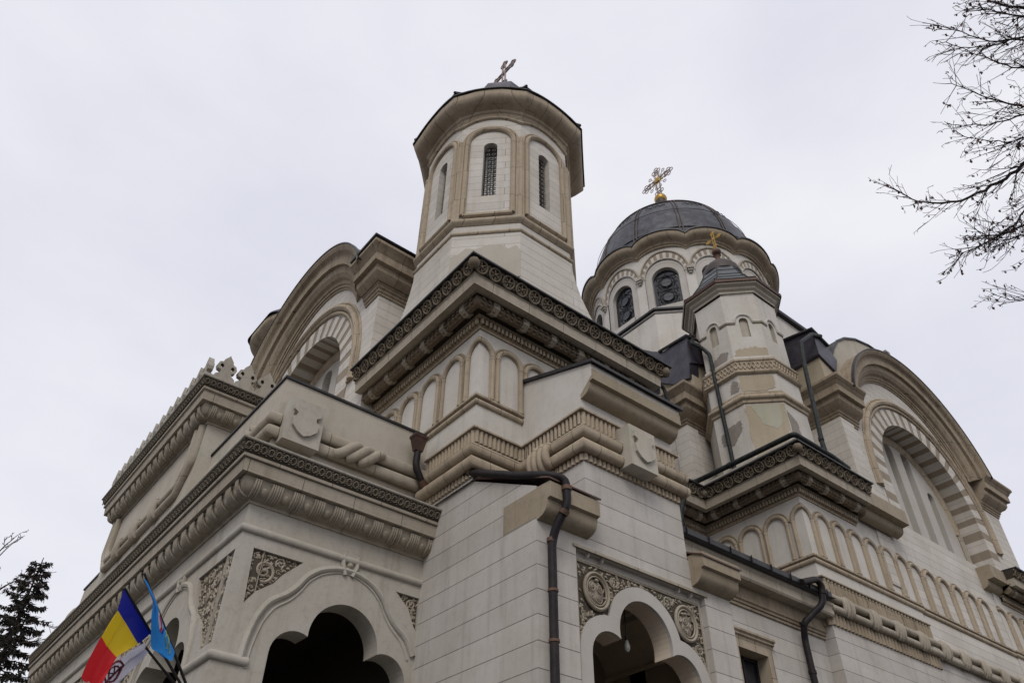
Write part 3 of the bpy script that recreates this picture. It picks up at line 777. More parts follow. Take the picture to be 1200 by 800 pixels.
# ================================================================== BELL TOWER
TC = (11.46, 15.49); TA = 2.61
def octpath(c, a): return octo(c, a)
b = MB()
rings = [(2.86, 15.15, .97), (2.80, 15.6, .80), (2.75, 16.1, .60), (2.71, 16.7, .38), (2.68, 17.3, .20), (2.67, 17.9, .07), (2.66, 18.4, .0), (2.66, 18.75, 0)]
vs = []
for a, z, sq in rings:
    sm_ = a * (tan(pi / 8) + (1 - tan(pi / 8)) * sq); s0 = 2.66 * tan(pi / 8)
    for x, y in ((a, sm_), (sm_, a), (-sm_, a), (-a, sm_), (-2.66, -s0), (-s0, -2.66), (sm_, -a), (a, -sm_)):
        vs.append((TC[0] + x, TC[1] + y, z))
fsx = []
for i in range(len(rings) - 1):
    for k in range(8): fsx.append((i * 8 + k, i * 8 + (k + 1) % 8, (i + 1) * 8 + (k + 1) % 8, (i + 1) * 8 + k))
b.add(vs, fsx, WHITEF)
tower = b.build('tower_wall', church)
b = MB()   # patch of bare render where the facing came away
t = radians(225); dv = Vector((cos(t), sin(t), 0)); uu = Vector((-dv.y, dv.x, 0)); uu = uu if uu.x > 0 else -uu
fd = Fr(Vector((TC[0], TC[1], 0)) + dv * 2.69, uu, Vector((0, 0, 1)), dv)
hw_ = 1.10
pt = [(-1.105, 16.6), (1.105, 16.6), (1.105, 17.75), (.98, 17.98), (.72, 17.85), (.55, 18.05), (.1, 18.10), (-.3, 17.93), (-.62, 18.0), (-.85, 17.75), (-1.105, 17.62)]
slab(b, fd, [(x, z + .1) for x, z in pt], [], .0, -.03, BARE, back=False); b.build('bare_patch', tower)
def drum_face(k, parent):
    t = pi + pi / 4 * k if False else pi / 4 * k
    dv = Vector((cos(t), sin(t), 0)); uu = Vector((-dv.y, dv.x, 0)) * 1
    fr = Fr(Vector((TC[0], TC[1], 0)) + dv * TA, uu, (0, 0, 1), dv)
    w = TA * tan(pi / 8)
    b = MB(); win = archp(0, .245, 20.72, 23.70, 10)
    slab(b, fr, rect(-w, w, 18.7, 25.3), [win], 0, -.34, WHITEF, back=False)
    o = b.build('drum_panel', parent)
    b = MB(); slab(b, fr, archp(0, .26, 20.6, 23.78, 8), [], -.30, -.33, GLASS, back=False)
    b2 = MB()
    for i in range(-1, 2): tube(b2, [fr.p(i * .105, 20.72, -.20), fr.p(i * .105, 23.6, -.20)], .011, LEADC, seg=4)
    for i in range(25): tube(b2, [fr.p(-.21, 20.8 + i * .118, -.20), fr.p(.21, 20.8 + i * .118, -.20)], .010, LEADC, seg=4)
    for i in range(12):
        for sx in (-.105, .105):
            tube(b2, [fr.p(sx + .055 * cos(q), 20.92 + i * .236 + .055 * sin(q), -.19) for q in [2 * pi * j / 8 for j in range(8)]], .012, GREY, seg=4, closed=True)
    g_ = b.build('window', o); b2.build('lattice', o)
    b = MB()      # blind arch: two rolls
    for wi, rr, oo in ((.83, .10, .03), (.975, .055, .02)):
        zs = 23.70
        pts = [fr.p(-wi, 19.72 if rr > .06 else 19.45, oo)] + [fr.p(-wi * cos(pi * q / 16), zs + wi * sin(pi * q / 16) * .95, oo) for q in range(17)] + [fr.p(wi, 19.72 if rr > .06 else 19.45, oo)]
        tube(b, pts, rr, TAN, seg=8)
    tube(b, [fr.p(-.83, 19.72, .03), fr.p(.83, 19.72, .03)], .09, TAN, seg=8)
    b.build('blind_arch', o, smooth=45)
for k in range(8): drum_face(k, tower)
b = MB()
for (x, y) in octo(TC, TA - .01): tube(b, [(x, y, 19.45), (x, y, 23.8)], .10, TAN, seg=8)
b.build('corner_shaft', tower, smooth=45)
b = MB()
P8 = octo(TC, TA)
sweep(b, roll(.09, 18.80, .02), P8, TAN, closed=True)
sweep(b, [(-.03, 19.22), (.03, 19.22), (.07, 19.27), (.13, 19.33), (.15, 19.40), (.12, 19.47), (.02, 19.50), (-.03, 19.5)], P8, TAN, closed=True)
b.build('string_course', tower, smooth=40)
def rpoly(c, a, n=8, k=6, f=.30, rot=None):     # octagon with rounded corners
    q = octo(c, a, n, rot); m = len(q); out = []
    for i in range(m):
        A, B, D = Vector(q[i - 1]), Vector(q[i]), Vector(q[(i + 1) % m]); L_ = (B - A).length * f
        p0 = B + (A - B).normalized() * L_; p2 = B + (D - B).normalized() * L_
        for j in range(k + 1):
            t = j / k; out.append(tuple((1 - t) ** 2 * p0 + 2 * t * (1 - t) * B + t * t * p2))
    return out
def fpoly(c, a, m=10):        # octagon with each side cut into m, and how far along the side each point is
    q = octo(c, a); P = []; U_ = []
    for i in range(8):
        A, B = q[i], q[(i + 1) % 8]
        for k in range(m): P.append((A[0] + (B[0] - A[0]) * k / m, A[1] + (B[1] - A[1]) * k / m)); U_.append(abs(2 * k / m - 1))
    return P, U_
b = MB(); PR, UU = fpoly(TC, TA + .01)
ew = lambda i: .12 - .34 * UU[i] ** 2.2
sweep(b, roll(.065, 25.12, .02), PR, TAN, closed=True, zf=lambda i: .10 - .50 * UU[i] ** 2.2)
sweep(b, [(-.03, 25.10), (.04, 25.24), (.06, 25.32), (.12, 25.36), (.15, 25.46), (.25, 25.50), (.40, 25.54), (.54, 25.62), (.62, 25.72), (.65, 25.82), (.65, 26.04), (-.1, 26.1)], PR, TAN, closed=True, zf=ew)
b.build('eave_cornice', tower, smooth=35)
b = MB(); PE = octo(TC, TA + .70); PE2, _u = fpoly(TC, TA + .70)
sweep(b, [(-.2, 26.05), (.0, 26.03), (.03, 26.04), (.03, 26.08), (-.1, 26.13)], PE2, BLACK, closed=True, zf=ew)
n_ = len(PE2)
def ringroof(b, c, base, prof, mat, n=8):
    """prof = [(scale, z)] on a closed plan polygon"""
    m = len(base); vs = []
    for s_, z in prof:
        for (x, y) in base: vs.append((c[0] + (x - c[0]) * s_, c[1] + (y - c[1]) * s_, z))
    fs = [(i * m + k, i * m + (k + 1) % m, (i + 1) * m + (k + 1) % m, (i + 1) * m + k) for i in range(len(prof) - 1) for k in range(m)]
    b.add(vs, fs, mat)
ringroof(b, TC, PE2, [(.99, 26.12), (.80, 26.95), (.62, 27.9), (.45, 29.0), (.37, 29.7), (.36, 29.9), (.36, 30.1), (.27, 30.5), (.13, 30.8), (.0, 30.9)], SLATE)
for k in range(8):
    tube(b, [(TC[0] + (x - TC[0]) * s_, TC[1] + (y - TC[1]) * s_, z + .02) for s_, z in ((.99, 26.12), (.80, 26.95), (.62, 27.9), (.45, 29.0), (.33, 29.9)) for (x, y) in (PE[k],)], .06, BLACK, seg=5)
b.build('tower_roof', tower, smooth=35)
def cross(c, z0, h, w, mat, parent, r=.035, fancy=False, sc=1.0):
    """cross with trefoil ends; the arms run along y"""
    b = MB(); x, y = c; f = Fr((x, y, z0), (0, -1, 0), (0, 0, 1), (-1, 0, 0))
    for s_ in (-1, 1):
        tube(b, [f.p(s_ * w * .075, 0), f.p(s_ * w * .075, h * .9)], r, mat, seg=6)
        tube(b, [f.p(-w * .42, h * .60 + s_ * w * .075), f.p(w * .42, h * .60 + s_ * w * .075)], r, mat, seg=6)
    for (ca, cc, ax) in ((0, h * .93, 0), (-w * .46, h * .60, 1), (w * .46, h * .60, 1), (0, h * .18, 0)):
        for (da, dc) in ((0, 0), (.10, 0), (-.10, 0), (0, .10), (0, -.10)):
            R_ = w * .07
            tube(b, [f.p(ca + da * w + R_ * cos(q), cc + dc * w + R_ * sin(q)) for q in [2 * pi * j / 8 for j in range(8)]], r * .9, mat, seg=5, closed=True)
    o = b.build('cross', parent, smooth=60)
    b = MB(); blob(b, f.p(0, h * .60, 0), w * .13, w * .13, w * .06, GOLD if fancy else mat, f, 8, 4)
    if fancy:
        for q in range(12):
            t = 2 * pi * q / 12; tube(b, [f.p(0, h * .60), f.p(w * .26 * cos(t), h * .60 + w * .26 * sin(t))], [r * 1.1, r * .4], GOLD, seg=5)
        for (ca, cc) in ((.24, .24), (-.24, .24), (.24, -.24), (-.24, -.24)):
            for q in range(3):
                t = atan2(cc, ca) + (q - 1) * .55; R_ = w * (.38 if q == 1 else .33); c0 = (R_ * cos(t), h * .60 + R_ * sin(t))
                tube(b, [f.p(c0[0] + .055 * w * cos(j), c0[1] + .055 * w * sin(j)) for j in [2 * pi * i / 8 for i in range(8)]], r * .8, mat, seg=4, closed=True)
                tube(b, [f.p(0, h * .6), f.p(c0[0] * .9, h * .6 + (c0[1] - h * .6) * .9)], r * .6, mat, seg=4)
    b.build('cross_boss', o)
    return o
cross(TC, 31.55, 2.15, 1.35, IRON, tower, .045)

# ================================================================== ARCHED GABLES
PC = lambda z: [(-.03, z), (.05, z), (.05, z + .08), (.10, z + .12), (.10, z + .20), (.16, z + .24), (.16, z + .32), (.22, z + .38), (.36, z + .46), (.48, z + .62), (.50, z + .80), (.50, z + .86), (.66, z + .88), (.66, z + 1.22), (.70, z + 1.26), (.78, z + 1.40), (.88, z + 1.50), (.88, z + 1.62), (-.03, z + 1.68)]
def gable(name, fr, a0, a1, zb, zcap, rc, rr, oc, orr, stripes, depth, parent, lances, imp, cs=1.2):
    """fr plane of the wall, a along it; rc = centre of the arch, rr outer radius of its roll; oc/orr outer cornice"""
    ri = rr - 1.35
    b = MB(); n = 40
    out_ = [(a0, zb), (a1, zb), (a1, zcap + 1.0)] + [(oc[0] + (orr - .2) * cos(radians(t)), oc[1] + (orr - .2) * sin(radians(t))) for t in range(12, 169, 4)] + [(a0, zcap + 1.0)]
    hole = [(rc[0] - ri, imp), (rc[0] + ri, imp)] + [(rc[0] + ri * cos(pi * k / n), rc[1] + ri * sin(pi * k / n)) for k in range(n + 1)]
    slab(b, fr, out_, [hole], 0, -.3, WHITEF, hole_side=WHITEF)
    root = b.build('gable_wall', parent)
    # inside faces of the deep arch and the field behind
    b = MB(); slab(b, fr, [(rc[0] - ri - .3, zb), (rc[0] + ri + .3, zb)] + [(rc[0] + (ri + .3) * cos(pi * k / 24), rc[1] + (ri + .3) * sin(pi * k / 24)) for k in range(25)],
                   [archp(rc[0] + x, w, z0, z1, 10) for x, w, z0, z1 in lances], -depth, -depth - .36, PANEL, hole_side=PANEL)
    slab(b, fr, rect(rc[0] - ri, rc[0] + ri, zb, rc[1] + ri), [], -depth - .41, -depth - .43, GREY, back=False)
    b.build('gable_field', root)
    b = MB()
    arcsweep(b, fr, rc, [(ri + .05, -depth), (ri - .04, -depth + .10), (ri - .12, -depth + .13), (ri - .32, -depth + .12), (ri - .42, -depth + .03), (ri - .45, -depth - .02)], 0, 180, 36, TAN)
    for s_ in (-1, 1):
        tube(b, [fr.p(rc[0] + s_ * (ri - .2), rc[1], -depth + .05), fr.p(rc[0] + s_ * (ri - .2), imp - .6, -depth + .05)], .13, BEIGE, seg=8)
    b.build('inner_arch', root, smooth=40)
    # striped ring: voussoirs, face and soffit
    b = MB(); ns = stripes
    for i in range(ns):
        m = (STRIPE if i % 2 else WHITEF); dd = -.012 if i % 2 else .0
        # tan voussoirs narrower than pale ones
        t0, t1 = i, i + 1
        f = lambda t: 180.0 * (t + (.18 if int(t) % 2 else -.0)) / ns
        arcsweep(b, fr, rc, [(ri - .012, -depth + .02), (ri - .012, .02 + dd), (rr - .52, .02 + dd)], f(t0) if t0 else 0, min(180, f(t1)) if i < ns - 1 else 180, 3, m, caps=False)
    zz = rc[1]; k = 0
    while zz > imp + .2:
        h = .42 if k % 2 == 0 else .56; z0 = max(imp, zz - h); m = STRIPE if k % 2 == 0 else WHITEF
        for s_ in (-1, 1):
            xa = rc[0] + s_ * (ri - .012); xb = rc[0] + s_ * (rr - .52)
            vs = [fr.p(xa, z0, -depth + .02), fr.p(xa, z0, .02), fr.p(xb, z0, .02), fr.p(xa, zz, -depth + .02), fr.p(xa, zz, .02), fr.p(xb, zz, .02)]
            b.add(vs, [(0, 1, 4, 3), (1, 2, 5, 4)], m)
        zz = z0; k += 1
    b.build('striped_arch', root)
    # the roll round the arch
    b = MB(); n2 = 60
    for R_, r_, o_ in ((rr - .17, .15, .04), (rr - .40, .08, .03), (rr + .02, .05, .02)):
        pts = [fr.p(rc[0] + R_, rc[1] - .9, o_)] + [fr.p(rc[0] + R_ * cos(pi * k / n2), rc[1] + R_ * sin(pi * k / n2), o_) for k in range(n2 + 1)] + [fr.p(rc[0] - R_, rc[1] - .9, o_)]
        tube(b, pts, r_, TAN, seg=8)
    b.build('arch_roll', root, smooth=45)
    # outer cornice following the gable
    b = MB(); th = math.degrees(math.asin((zcap + 1.55 - oc[1]) / orr)) if abs(zcap + 1.55 - oc[1]) < orr else 0
    R0 = orr
    prof = [(R0 - 1.15, -.03), (R0 - 1.15, .05), (R0 - 1.08, .07), (R0 - 1.08, .12), (R0 - 1.0, .14), (R0 - 1.0, .18), (R0 - .9, .22), (R0 - .86, .34), (R0 - .74, .46), (R0 - .60, .50), (R0 - .54, .50), (R0 - .54, .64), (R0 - .26, .66), (R0 - .22, .70), (R0 - .16, .84), (R0 - .06, .92), (R0, .92), (R0, -.2)]
    prof = [(R0 - (R0 - r_) * cs, o_) for r_, o_ in prof]
    arcsweep(b, fr, oc, prof, th, 180 - th, 56, TAND)
    b.build('gable_cornice', root, smooth=30)
    b = MB(); arcsweep(b, fr, oc, [(R0 - .01, .90), (R0 - .01, .955), (R0 + .045, .955), (R0 + .045, .80), (R0, .78)], th - 1, 181 - th, 56, BLACK); b.build('roof_edge', root)
    return root
# west gable over the porch (a = -y)
GWX, GWY = 8.4, 18.2
gw = west(GWX)
wg = gable('west', gw, -28.7, -GWY, 9.0, 18.7, (-23.7, 16.5), 4.7, (-23.5, 18.1), 5.45, 33, .95, church,
           [(-1.30, .36, 14.2, 18.6), (0, .38, 14.2, 19.2), (1.30, .36, 14.2, 18.6)], 13.0, 1.35)
for pth in ([(12, 28.7), (GWX, 28.7), (GWX, 27.9)], [(GWX, 19.1), (GWX, GWY), (12, GWY)]): b = MB(); sweep(b, PC(18.75), pth, TAND); b.build('pilaster_cornice', wg, smooth=30)
b = MB(); sweep(b, [(0, 20.42), (.92, 20.44), (.94, 20.50), (0, 20.7)], [(GWX, 19.1), (GWX, GWY), (12, GWY)], BLACK); b.build('flashing', wg)
b = MB(); box(b, GWX + .301, 20, GWY, 18.85, 8, 20.4, WHITEF); box(b, GWX + .301, 20, 28.3, 28.7, 8, 20.4, WHITEF); box(b, 9.9, 20, 18.8, 28.35, 8, 19.7, WHITEF); b.build('nave_wall', wg)
b = MB(); n = 24; vs = []
for k in range(n + 1):
    t = pi * k / n
    for x in (8.6, 24.0): vs.append((x, 23.4 - 4.6 * cos(t), 18.0 + 4.7 * sin(t)))
b.add(vs, [(2 * k, 2 * k + 1, 2 * k + 3, 2 * k + 2) for k in range(n)], SLATE); b.build('barrel_roof', wg, smooth=50)

# south gable of the transept (a = x)
SY = 12.85
gs = south(SY)
sg = gable('south', gs, 28.1, 42.2, GZ, 19.45, (35.0, 17.75), 5.35, (34.7, 18.95), 6.45, 37, 1.0, church,
           [(-2.0, .30, 15.3, 20.2), (-.65, .36, 15.3, 21.3), (.85, .36, 15.3, 21.3), (2.3, .30, 15.3, 19.6)], 15.3)
for pth in ([(28.1, 16.5), (28.1, SY), (29.5, SY)], [(40.3, SY), (42.2, SY), (42.2, 16.5)]): b = MB(); sweep(b, PC(19.45), pth, TAND); b.build('pilaster_cornice', sg, smooth=30)
b = MB(); box(b, 28.1, 42.2, SY + 2.0, 17.5, GZ, 21.0, WHITEF); box(b, 28.1, 29.3, SY + .301, SY + 2.0, 12, 21.0, WHITEF); box(b, 41.2, 42.2, SY + .301, SY + 2.0, 12, 21.0, WHITEF)
sweep(b, [(-.02, 12), (.10, 12), (.10, 19.45), (-.02, 19.45)], [(28.1, 15.5), (28.1, SY), (29.0, SY)], WHITEF)
b.build('pilaster', sg)
at = [(28.0, 21.0), (28.05, 22.2), (28.6, 22.7), (28.93, 23.2), (29.43, 24.04), (30.1, 24.84), (30.98, 25.5), (32.22, 26.1), (33.6, 26.45), (34.97, 26.5), (36.2, 26.2), (37.4, 25.5), (38.5, 24.6), (39.6, 23.4), (40.8, 21.4), (40.8, 21.0)]
at_in = [(34.7 + 5.95 * cos(radians(t)), 18.95 + 5.95 * sin(radians(t))) for t in range(22, 159, 4)]
b = MB(); slab(b, south(12.72), at + at_in, [], 0, -3.0, PLASTG); b.build('attic_wall', sg)
b = MB(); fa = south(12.72)
tube(b, [fa.p(x, z, .02) for x, z in at[2:-1]], .07, BLACK, seg=6)
pts2 = at[2:-1]
b.add([fa.p(x, z + .05, .05) for x, z in pts2] + [fa.p(x, z + .05, -3.7) for x, z in pts2], [(i, i + 1, len(pts2) + i + 1, len(pts2) + i) for i in range(len(pts2) - 1)], BLACK)
for x, z in ((35.4, 26.5),): box(b, x, x + .12, 12.5, 12.75, z - .1, z + .35, IRON); box(b, x - .15, x + .25, 12.55, 12.7, z + .32, z + .45, IRON)
b.build('attic_roof_edge', sg)
b = MB()    # lead dressed pier head with its box
slab(b, Fr((27.35, 0, 0), (0, -1, 0), (0, 0, 1), (-1, 0, 0)), [(-14.0, 22.7), (-12.49, 22.44), (-12.49, 23.86), (-14.0, 24.15)], [], 0, -.05, SLATE)
slab(b, south(12.5), [(27.36, 22.45), (28.5, 22.0), (28.95, 22.9), (28.4, 23.4), (27.36, 23.85)], [], 0, -1.5, SLATE)
tube(b, [(27.3, 14.1, 24.2), (27.3, 12.45, 23.9), (28.4, 12.45, 23.45)], .08, BLACK, seg=6)
b.build('lead_box', sg)
b = MB(); box(b, 27.5, 29.2, 12.62, 16, 21.0, 22.9, OCHRE); b.build('rendered_wall', sg)
b = MB(); box(b, 26.4, 31.2, 14.4, 19, 18, 26.7, PLAST); b.build('upper_wall', sg)
b = MB(); sweep(b, [(-.3, 26.68), (.22, 26.70), (.24, 26.86), (-.3, 26.95)], [(26.4, 19), (26.4, 14.4), (31.2, 14.4)], BLACK); b.build('upper_wall_coping', sg)
for x0, x1, nm_ in ((26.75, 29.35, 0), (36.5, 45, 1)):      # heavy corbel mouldings at the foot of the arch
    eave_block(x0, x1, SY - .20 if nm_ == 0 else SY, 14.15, sg, CORB, .95, .62, name='impost_moulding')
# right-hand gable shoulder and low chips along the arch
b = MB()
for t in (52, 33):
    f = Fr(gs.p(34.7 + 6.5 * cos(radians(t)), 18.95 + 6.5 * sin(radians(t)), .2), (gs.u * -sin(radians(t)) + gs.v * cos(radians(t))), (gs.u * cos(radians(t)) + gs.v * sin(radians(t))), gs.n)
    box_ = rect(-.38, .32, -.05, .12); slab(b, f, box_, [], .6, -.6, BLACK)
b.build('roof_cleat', sg)
b = MB()
n = 24; vs = []
for k in range(n + 1):
    t = pi * k / n
    for y in (13.2, 20.0): vs.append((34.7 - 6.3 * cos(t), y, 18.95 + 6.3 * sin(t)))
b.add(vs, [(2 * k, 2 * k + 1, 2 * k + 3, 2 * k + 2) for k in range(n)], SLATE); b.build('barrel_roof', sg, smooth=50)

# ================================================================== STAIR BLOCK, ARCADED SOUTH WALL
b = MB(); prismz(b, [(23.0, 20), (23.0, 12.80), (29.7, 12.80), (29.7, 20)], GZ, 15.2, PLAST)
box(b, 29.7, 37.2, 14.3, 16, GZ, 15.0, PLAST); box(b, 37.2, 46.5, 12.80, 18, GZ, 15.2, PLAST); box(b, 14.3, 23.0, 17.0, 18, GZ, 15.2, PLAST)
block2 = b.build('stair_block_wall', church)
arched_cornice([(15.0, 17.0), (23.0, 17.0), (23.0, 12.80), (26.55, 12.80)], 13.90, block2)
arched_cornice([(37.8, 12.80), (46.0, 12.80)], 13.90, block2)
b = MB(); sweep(b, [(1.10, 15.16), (1.0, 15.22), (.86, 15.46), (.80, 15.50), (.3, 15.55)], [(21.5, 17.0), (23.0, 17.0), (23.0, 12.80), (26.55, 12.80)], GREY); b.build('lead_ledge', block2)
f2 = wrap([(23.0, 18.0), (23.0, 12.80), (29.7, 12.80)])
for s in [0, 1.07, 2.10, 3.13, 4.16, 5.19, 6.2]: blind_arch(f2, s, .50, 11.64, 13.50, block2)
for s in (-1.13, -2.24, -3.35): blind_arch(f2, s, .53, 11.64, 13.50, block2)
f3 = wrap([(29.0, 12.85), (29.7, 12.85), (37.2, 12.85)])
for k in range(6): blind_arch(f3, .55 + k * 1.10, .52, 11.62, 13.50, block2)
f4 = wrap([(37.2, 13.6), (37.2, 12.80), (46, 12.80)])
for k in range(4): blind_arch(f4, .0 + k * 1.10, .52, 11.64, 13.50, block2)
SILL = [(-.05, 11.36)] + roll(.09, 11.45)[1:-1] + [(.05, 11.55), (.10, 11.58), (.10, 11.64), (-.05, 11.66)]
b = MB(); sweep(b, SILL, [(23.0, 17.0), (23.0, 12.80), (29.7, 12.80), (29.7, 12.85), (37.2, 12.85), (37.2, 12.80), (46, 12.80)], TAN); b.build('sill_course', block2, smooth=40)
flutes([(23.0, 14.0), (23.0, 12.80), (29.45, 12.80)], 10.20, 10.75, block2, base=.16, pitch=.20, mat=TAND)
flutes([(22.9, 13.4), (22.9, 12.72), (29.5, 12.72)], 9.22, 9.62, block2, base=.03, pitch=.20, mat=TAND)
twin_rolls([(22.95, 13.6), (22.95, 12.68), (29.9, 12.68), (29.9, 12.74), (46, 12.74)], 10.10, .36, .12, block2, knots=[1.9 + 1.52 * k for k in range(14)], mat=BEIGE)
b = MB(); box(b, 22.9, 29.45, 12.70, 12.795, GZ, 9.25, WHITE); box(b, 22.9, 22.995, 12.795, 17, GZ, 9.25, WHITE); box(b, 29.45, 46, 12.76, 12.795, GZ, 9.7, WHITE)
b.build('lower_wall', block2)
# window wall between the side porch and the stair block
b = MB()
wo = rect(18.30, 19.62, 4.6, 7.62)
slab(b, south(13.10), rect(14.5, 22.9, GZ, 9.95), [wo], 0, -.5, WHITE, hole_side=OCHRE)
aisle = b.build('aisle_wall', church)
b = MB()
slab(b, south(13.10), rect(18.08, 19.84, 4.4, 7.86), [wo], .06, 0, TAN, back=False)
sweep(b, [(0, 7.86), (.07, 7.86), (.08, 7.92), (.14, 7.95), (.14, 8.0), (.20, 8.04), (.20, 8.10), (0, 8.12)], [(18.02, 13.1), (19.90, 13.1)], TAN)
wf = b.build('window_frame', aisle)
b = MB(); slab(b, south(13.10), rect(18.2, 19.7, 4.4, 7.7), [], -.40, -.42, GLASS, back=False)
for xx in (18.34, 18.96, 19.58): box(b, xx - .035, xx + .035, 13.44, 13.5, 4.5, 7.6, PIPE)
for zz in (7.55, 6.6): box(b, 18.3, 19.62, 13.44, 13.5, zz - .035, zz + .035, PIPE)
b.build('window', wf)
b = MB()
sweep(b, [(-.02, 8.86), (.05, 8.86), (.05, 8.93), (.09, 8.96), (.09, 9.02), (.14, 9.05), (.15, 9.44), (-.02, 9.46)], [(14.6, 13.1), (22.9, 13.1)], TAND)
sweep(b, [(-.02, 9.44), (.52, 9.44), (.56, 9.50), (.56, 9.72), (.60, 9.78), (.62, 9.84), (-.02, 9.90)], [(14.6, 13.1), (22.9, 13.1)], BEIGE)
b.build('eave_moulding', aisle)
b = MB(); sweep(b, [(.50, 9.84), (.74, 9.84), (.80, 9.90), (.80, 10.06), (.72, 10.08), (.70, 9.98), (.50, 9.96)], [(14.6, 13.1), (22.6, 13.1)], BLACK)
for i in range(9): tube(b, [(14.9 + i * .93, 12.28, 9.85), (14.9 + i * .93, 12.28, 10.09)], .02, PIPE, seg=4)
b.build('gutter', aisle)
b = MB(); b.add([(14.0, 12.4, 10.0), (23.0, 12.4, 10.0), (23.0, 17.1, 11.1), (14.0, 17.1, 11.1)], [(0, 1, 2, 3)], SLATE); b.build('aisle_roof', aisle)

# ================================================================== WEST SIDE OF THE TRANSEPT
b = MB()
prismz(b, [(22.94, 31), (22.94, 17.0), (27, 17.0), (27, 31)], 14.5, 20.6, WHITEF)
sweep(b, [(-.02, 15), (.12, 15), (.12, 18.95), (-.02, 18.95)], [(22.94, 17.6), (22.94, 17.0), (23.5, 17.0)], WHITEF)
trans = b.build('transept_wall', church)
b = MB(); sweep(b, PC(18.95), [(22.94, 18.2), (22.94, 17.0), (25, 17.0)], TAND)
sweep(b, [(-.02, 19.0), (.3, 19.1), (.42, 19.4), (.42, 19.7), (.6, 19.75), (.6, 20.0), (.8, 20.2), (.8, 20.4), (-.02, 20.5)], [(22.94 + .35, 31), (22.94 + .35, 18.0)], TAND)
b.build('pilaster_cornice', trans, smooth=30)
b = MB(); slab(b, Fr((22.6, 0, 0), (0, -1, 0), (0, 0, 1), (-1, 0, 0)), [(-23.4, 22.6), (-19.0, 22.6), (-18.0, 21.78), (-17.11, 21.14), (-16.52, 21.05), (-16.2, 20.95), (-16.1, 21.45), (-15.99, 23.08), (-16.25, 23.2), (-17.42, 23.22), (-18.0, 23.6), (-18.8, 24.3), (-19.8, 25.0), (-21, 25.6), (-23.4, 26)], [], 0, -.6, SLATE)
slab(b, south(16.0), [(22.62, 21.7), (23.9, 22.2), (23.9, 23.3), (22.62, 23.15)], [], 0, -.6, SLATE)
tube(b, [(22.55, 17.6, 23.3), (22.55, 15.95, 23.2), (24.1, 15.95, 23.45)], .08, BLACK, seg=6)
b.build('lead_box', trans)
b = MB(); box(b, 22.75, 26, 16.15, 18, 20.4, 22.4, OCHRE); b.build('rendered_wall', trans)
b = MB(); box(b, 23.3, 27, 18, 30, 20.5, 22.8, SLATE)
box(b, 26.0, 42, 17.8, 30, 15, 25.5, PLAST); b.build('core_wall', trans)

# ================================================================== STAIR TURRET
UC = (24.88, 14.89)
b = MB()
U = octo(UC, 1.88); prismz(b, U, 15.0, 21.0, PLAST, False)
vs = []; prof = [(1.88, 21.0), (1.82, 21.2), (1.80, 21.6), (1.79, 24.9)]
prismz(b, octo(UC, 1.66), 20.9, 24.9, PLASTG)  # core seen through the niches; their shade is put into its darker colour
prismz(b, octo(UC, 1.80), 24.6, 24.9, PLAST)
turret = b.build('turret_wall', church)
for k in range(8):
    t = pi / 4 * k; dv = Vector((cos(t), sin(t), 0)); uu = Vector((-dv.y, dv.x, 0)); fr = Fr(Vector((UC[0], UC[1], 0)) + dv * 1.80, uu, (0, 0, 1), dv)
    if k in (0, 1, 2, 3): continue
    b = MB()
    nich = archp(0, .19, 22.15, 23.25, 10)
    slab(b, fr, rect(-.745, .745, 20.9, 24.9), [nich], 0, -.13, PLAST, hole_side=PLASTG, back=False, rim=False)  # niche reveals take the same painted shade tone
    b.build('niche', turret)
    b = MB(); R_ = .37; zs = 23.05
    pts = [(-.775, 22.98), (-R_, 22.98)] + [(-R_ * cos(pi * q / 12), zs + R_ * sin(pi * q / 12)) for q in range(13)] + [(R_, 22.98), (.775, 22.98)]
    tube(b, [fr.p(a, c, .02) for a, c in pts], .055, PLAST, seg=6); tube(b, [fr.p(a, c - .08, .02) for a, c in (pts[:2])], .03, TAND, seg=6); tube(b, [fr.p(a, c - .08, .02) for a, c in (pts[-2:])], .03, TAND, seg=6)
    b.build('hood_mould', turret, smooth=50)
# plaited band
b = MB()
Q = octo(UC, 1.90)
sweep(b, [(-.05, 20.02), (.06, 20.04), (.12, 20.10), (.12, 20.18), (.05, 20.24), (.05, 20.66), (.10, 20.70), (.10, 20.80), (-.12, 20.98)], Q, TAN, closed=True)
for k in range(8):
    t = pi / 4 * k; dv = Vector((cos(t), sin(t), 0)); uu = Vector((-dv.y, dv.x, 0)); fr = Fr(Vector((UC[0], UC[1], 0)) + dv * 1.95, uu, (0, 0, 1), dv)
    w = 1.95 * tan(pi / 8); m = 9
    for i in range(m):
        a = -w + 2 * w * (i + .5) / m
        for s_ in (-1, 1):
            tube(b, [fr.p(a - s_ * .09 + .02, 20.27, .01 + .01 * s_), fr.p(a + s_ * .09 + .02, 20.63, .01 - .01 * s_)], .035, TAN, seg=5)
b.build('plaited_band', turret, smooth=45)
b = MB(); sweep(b, [(-.03, 18.55), (.04, 18.58), (.06, 18.68)] + [(.06 + .11 * cos(t), 18.82 + .11 * sin(t)) for t in [-pi / 2 + pi * j / 8 for j in range(9)]] + [(.03, 18.98), (.02, 19.12), (-.03, 19.14)], octo(UC, 1.90), TAN, closed=True); b.build('string_course', turret, smooth=40)
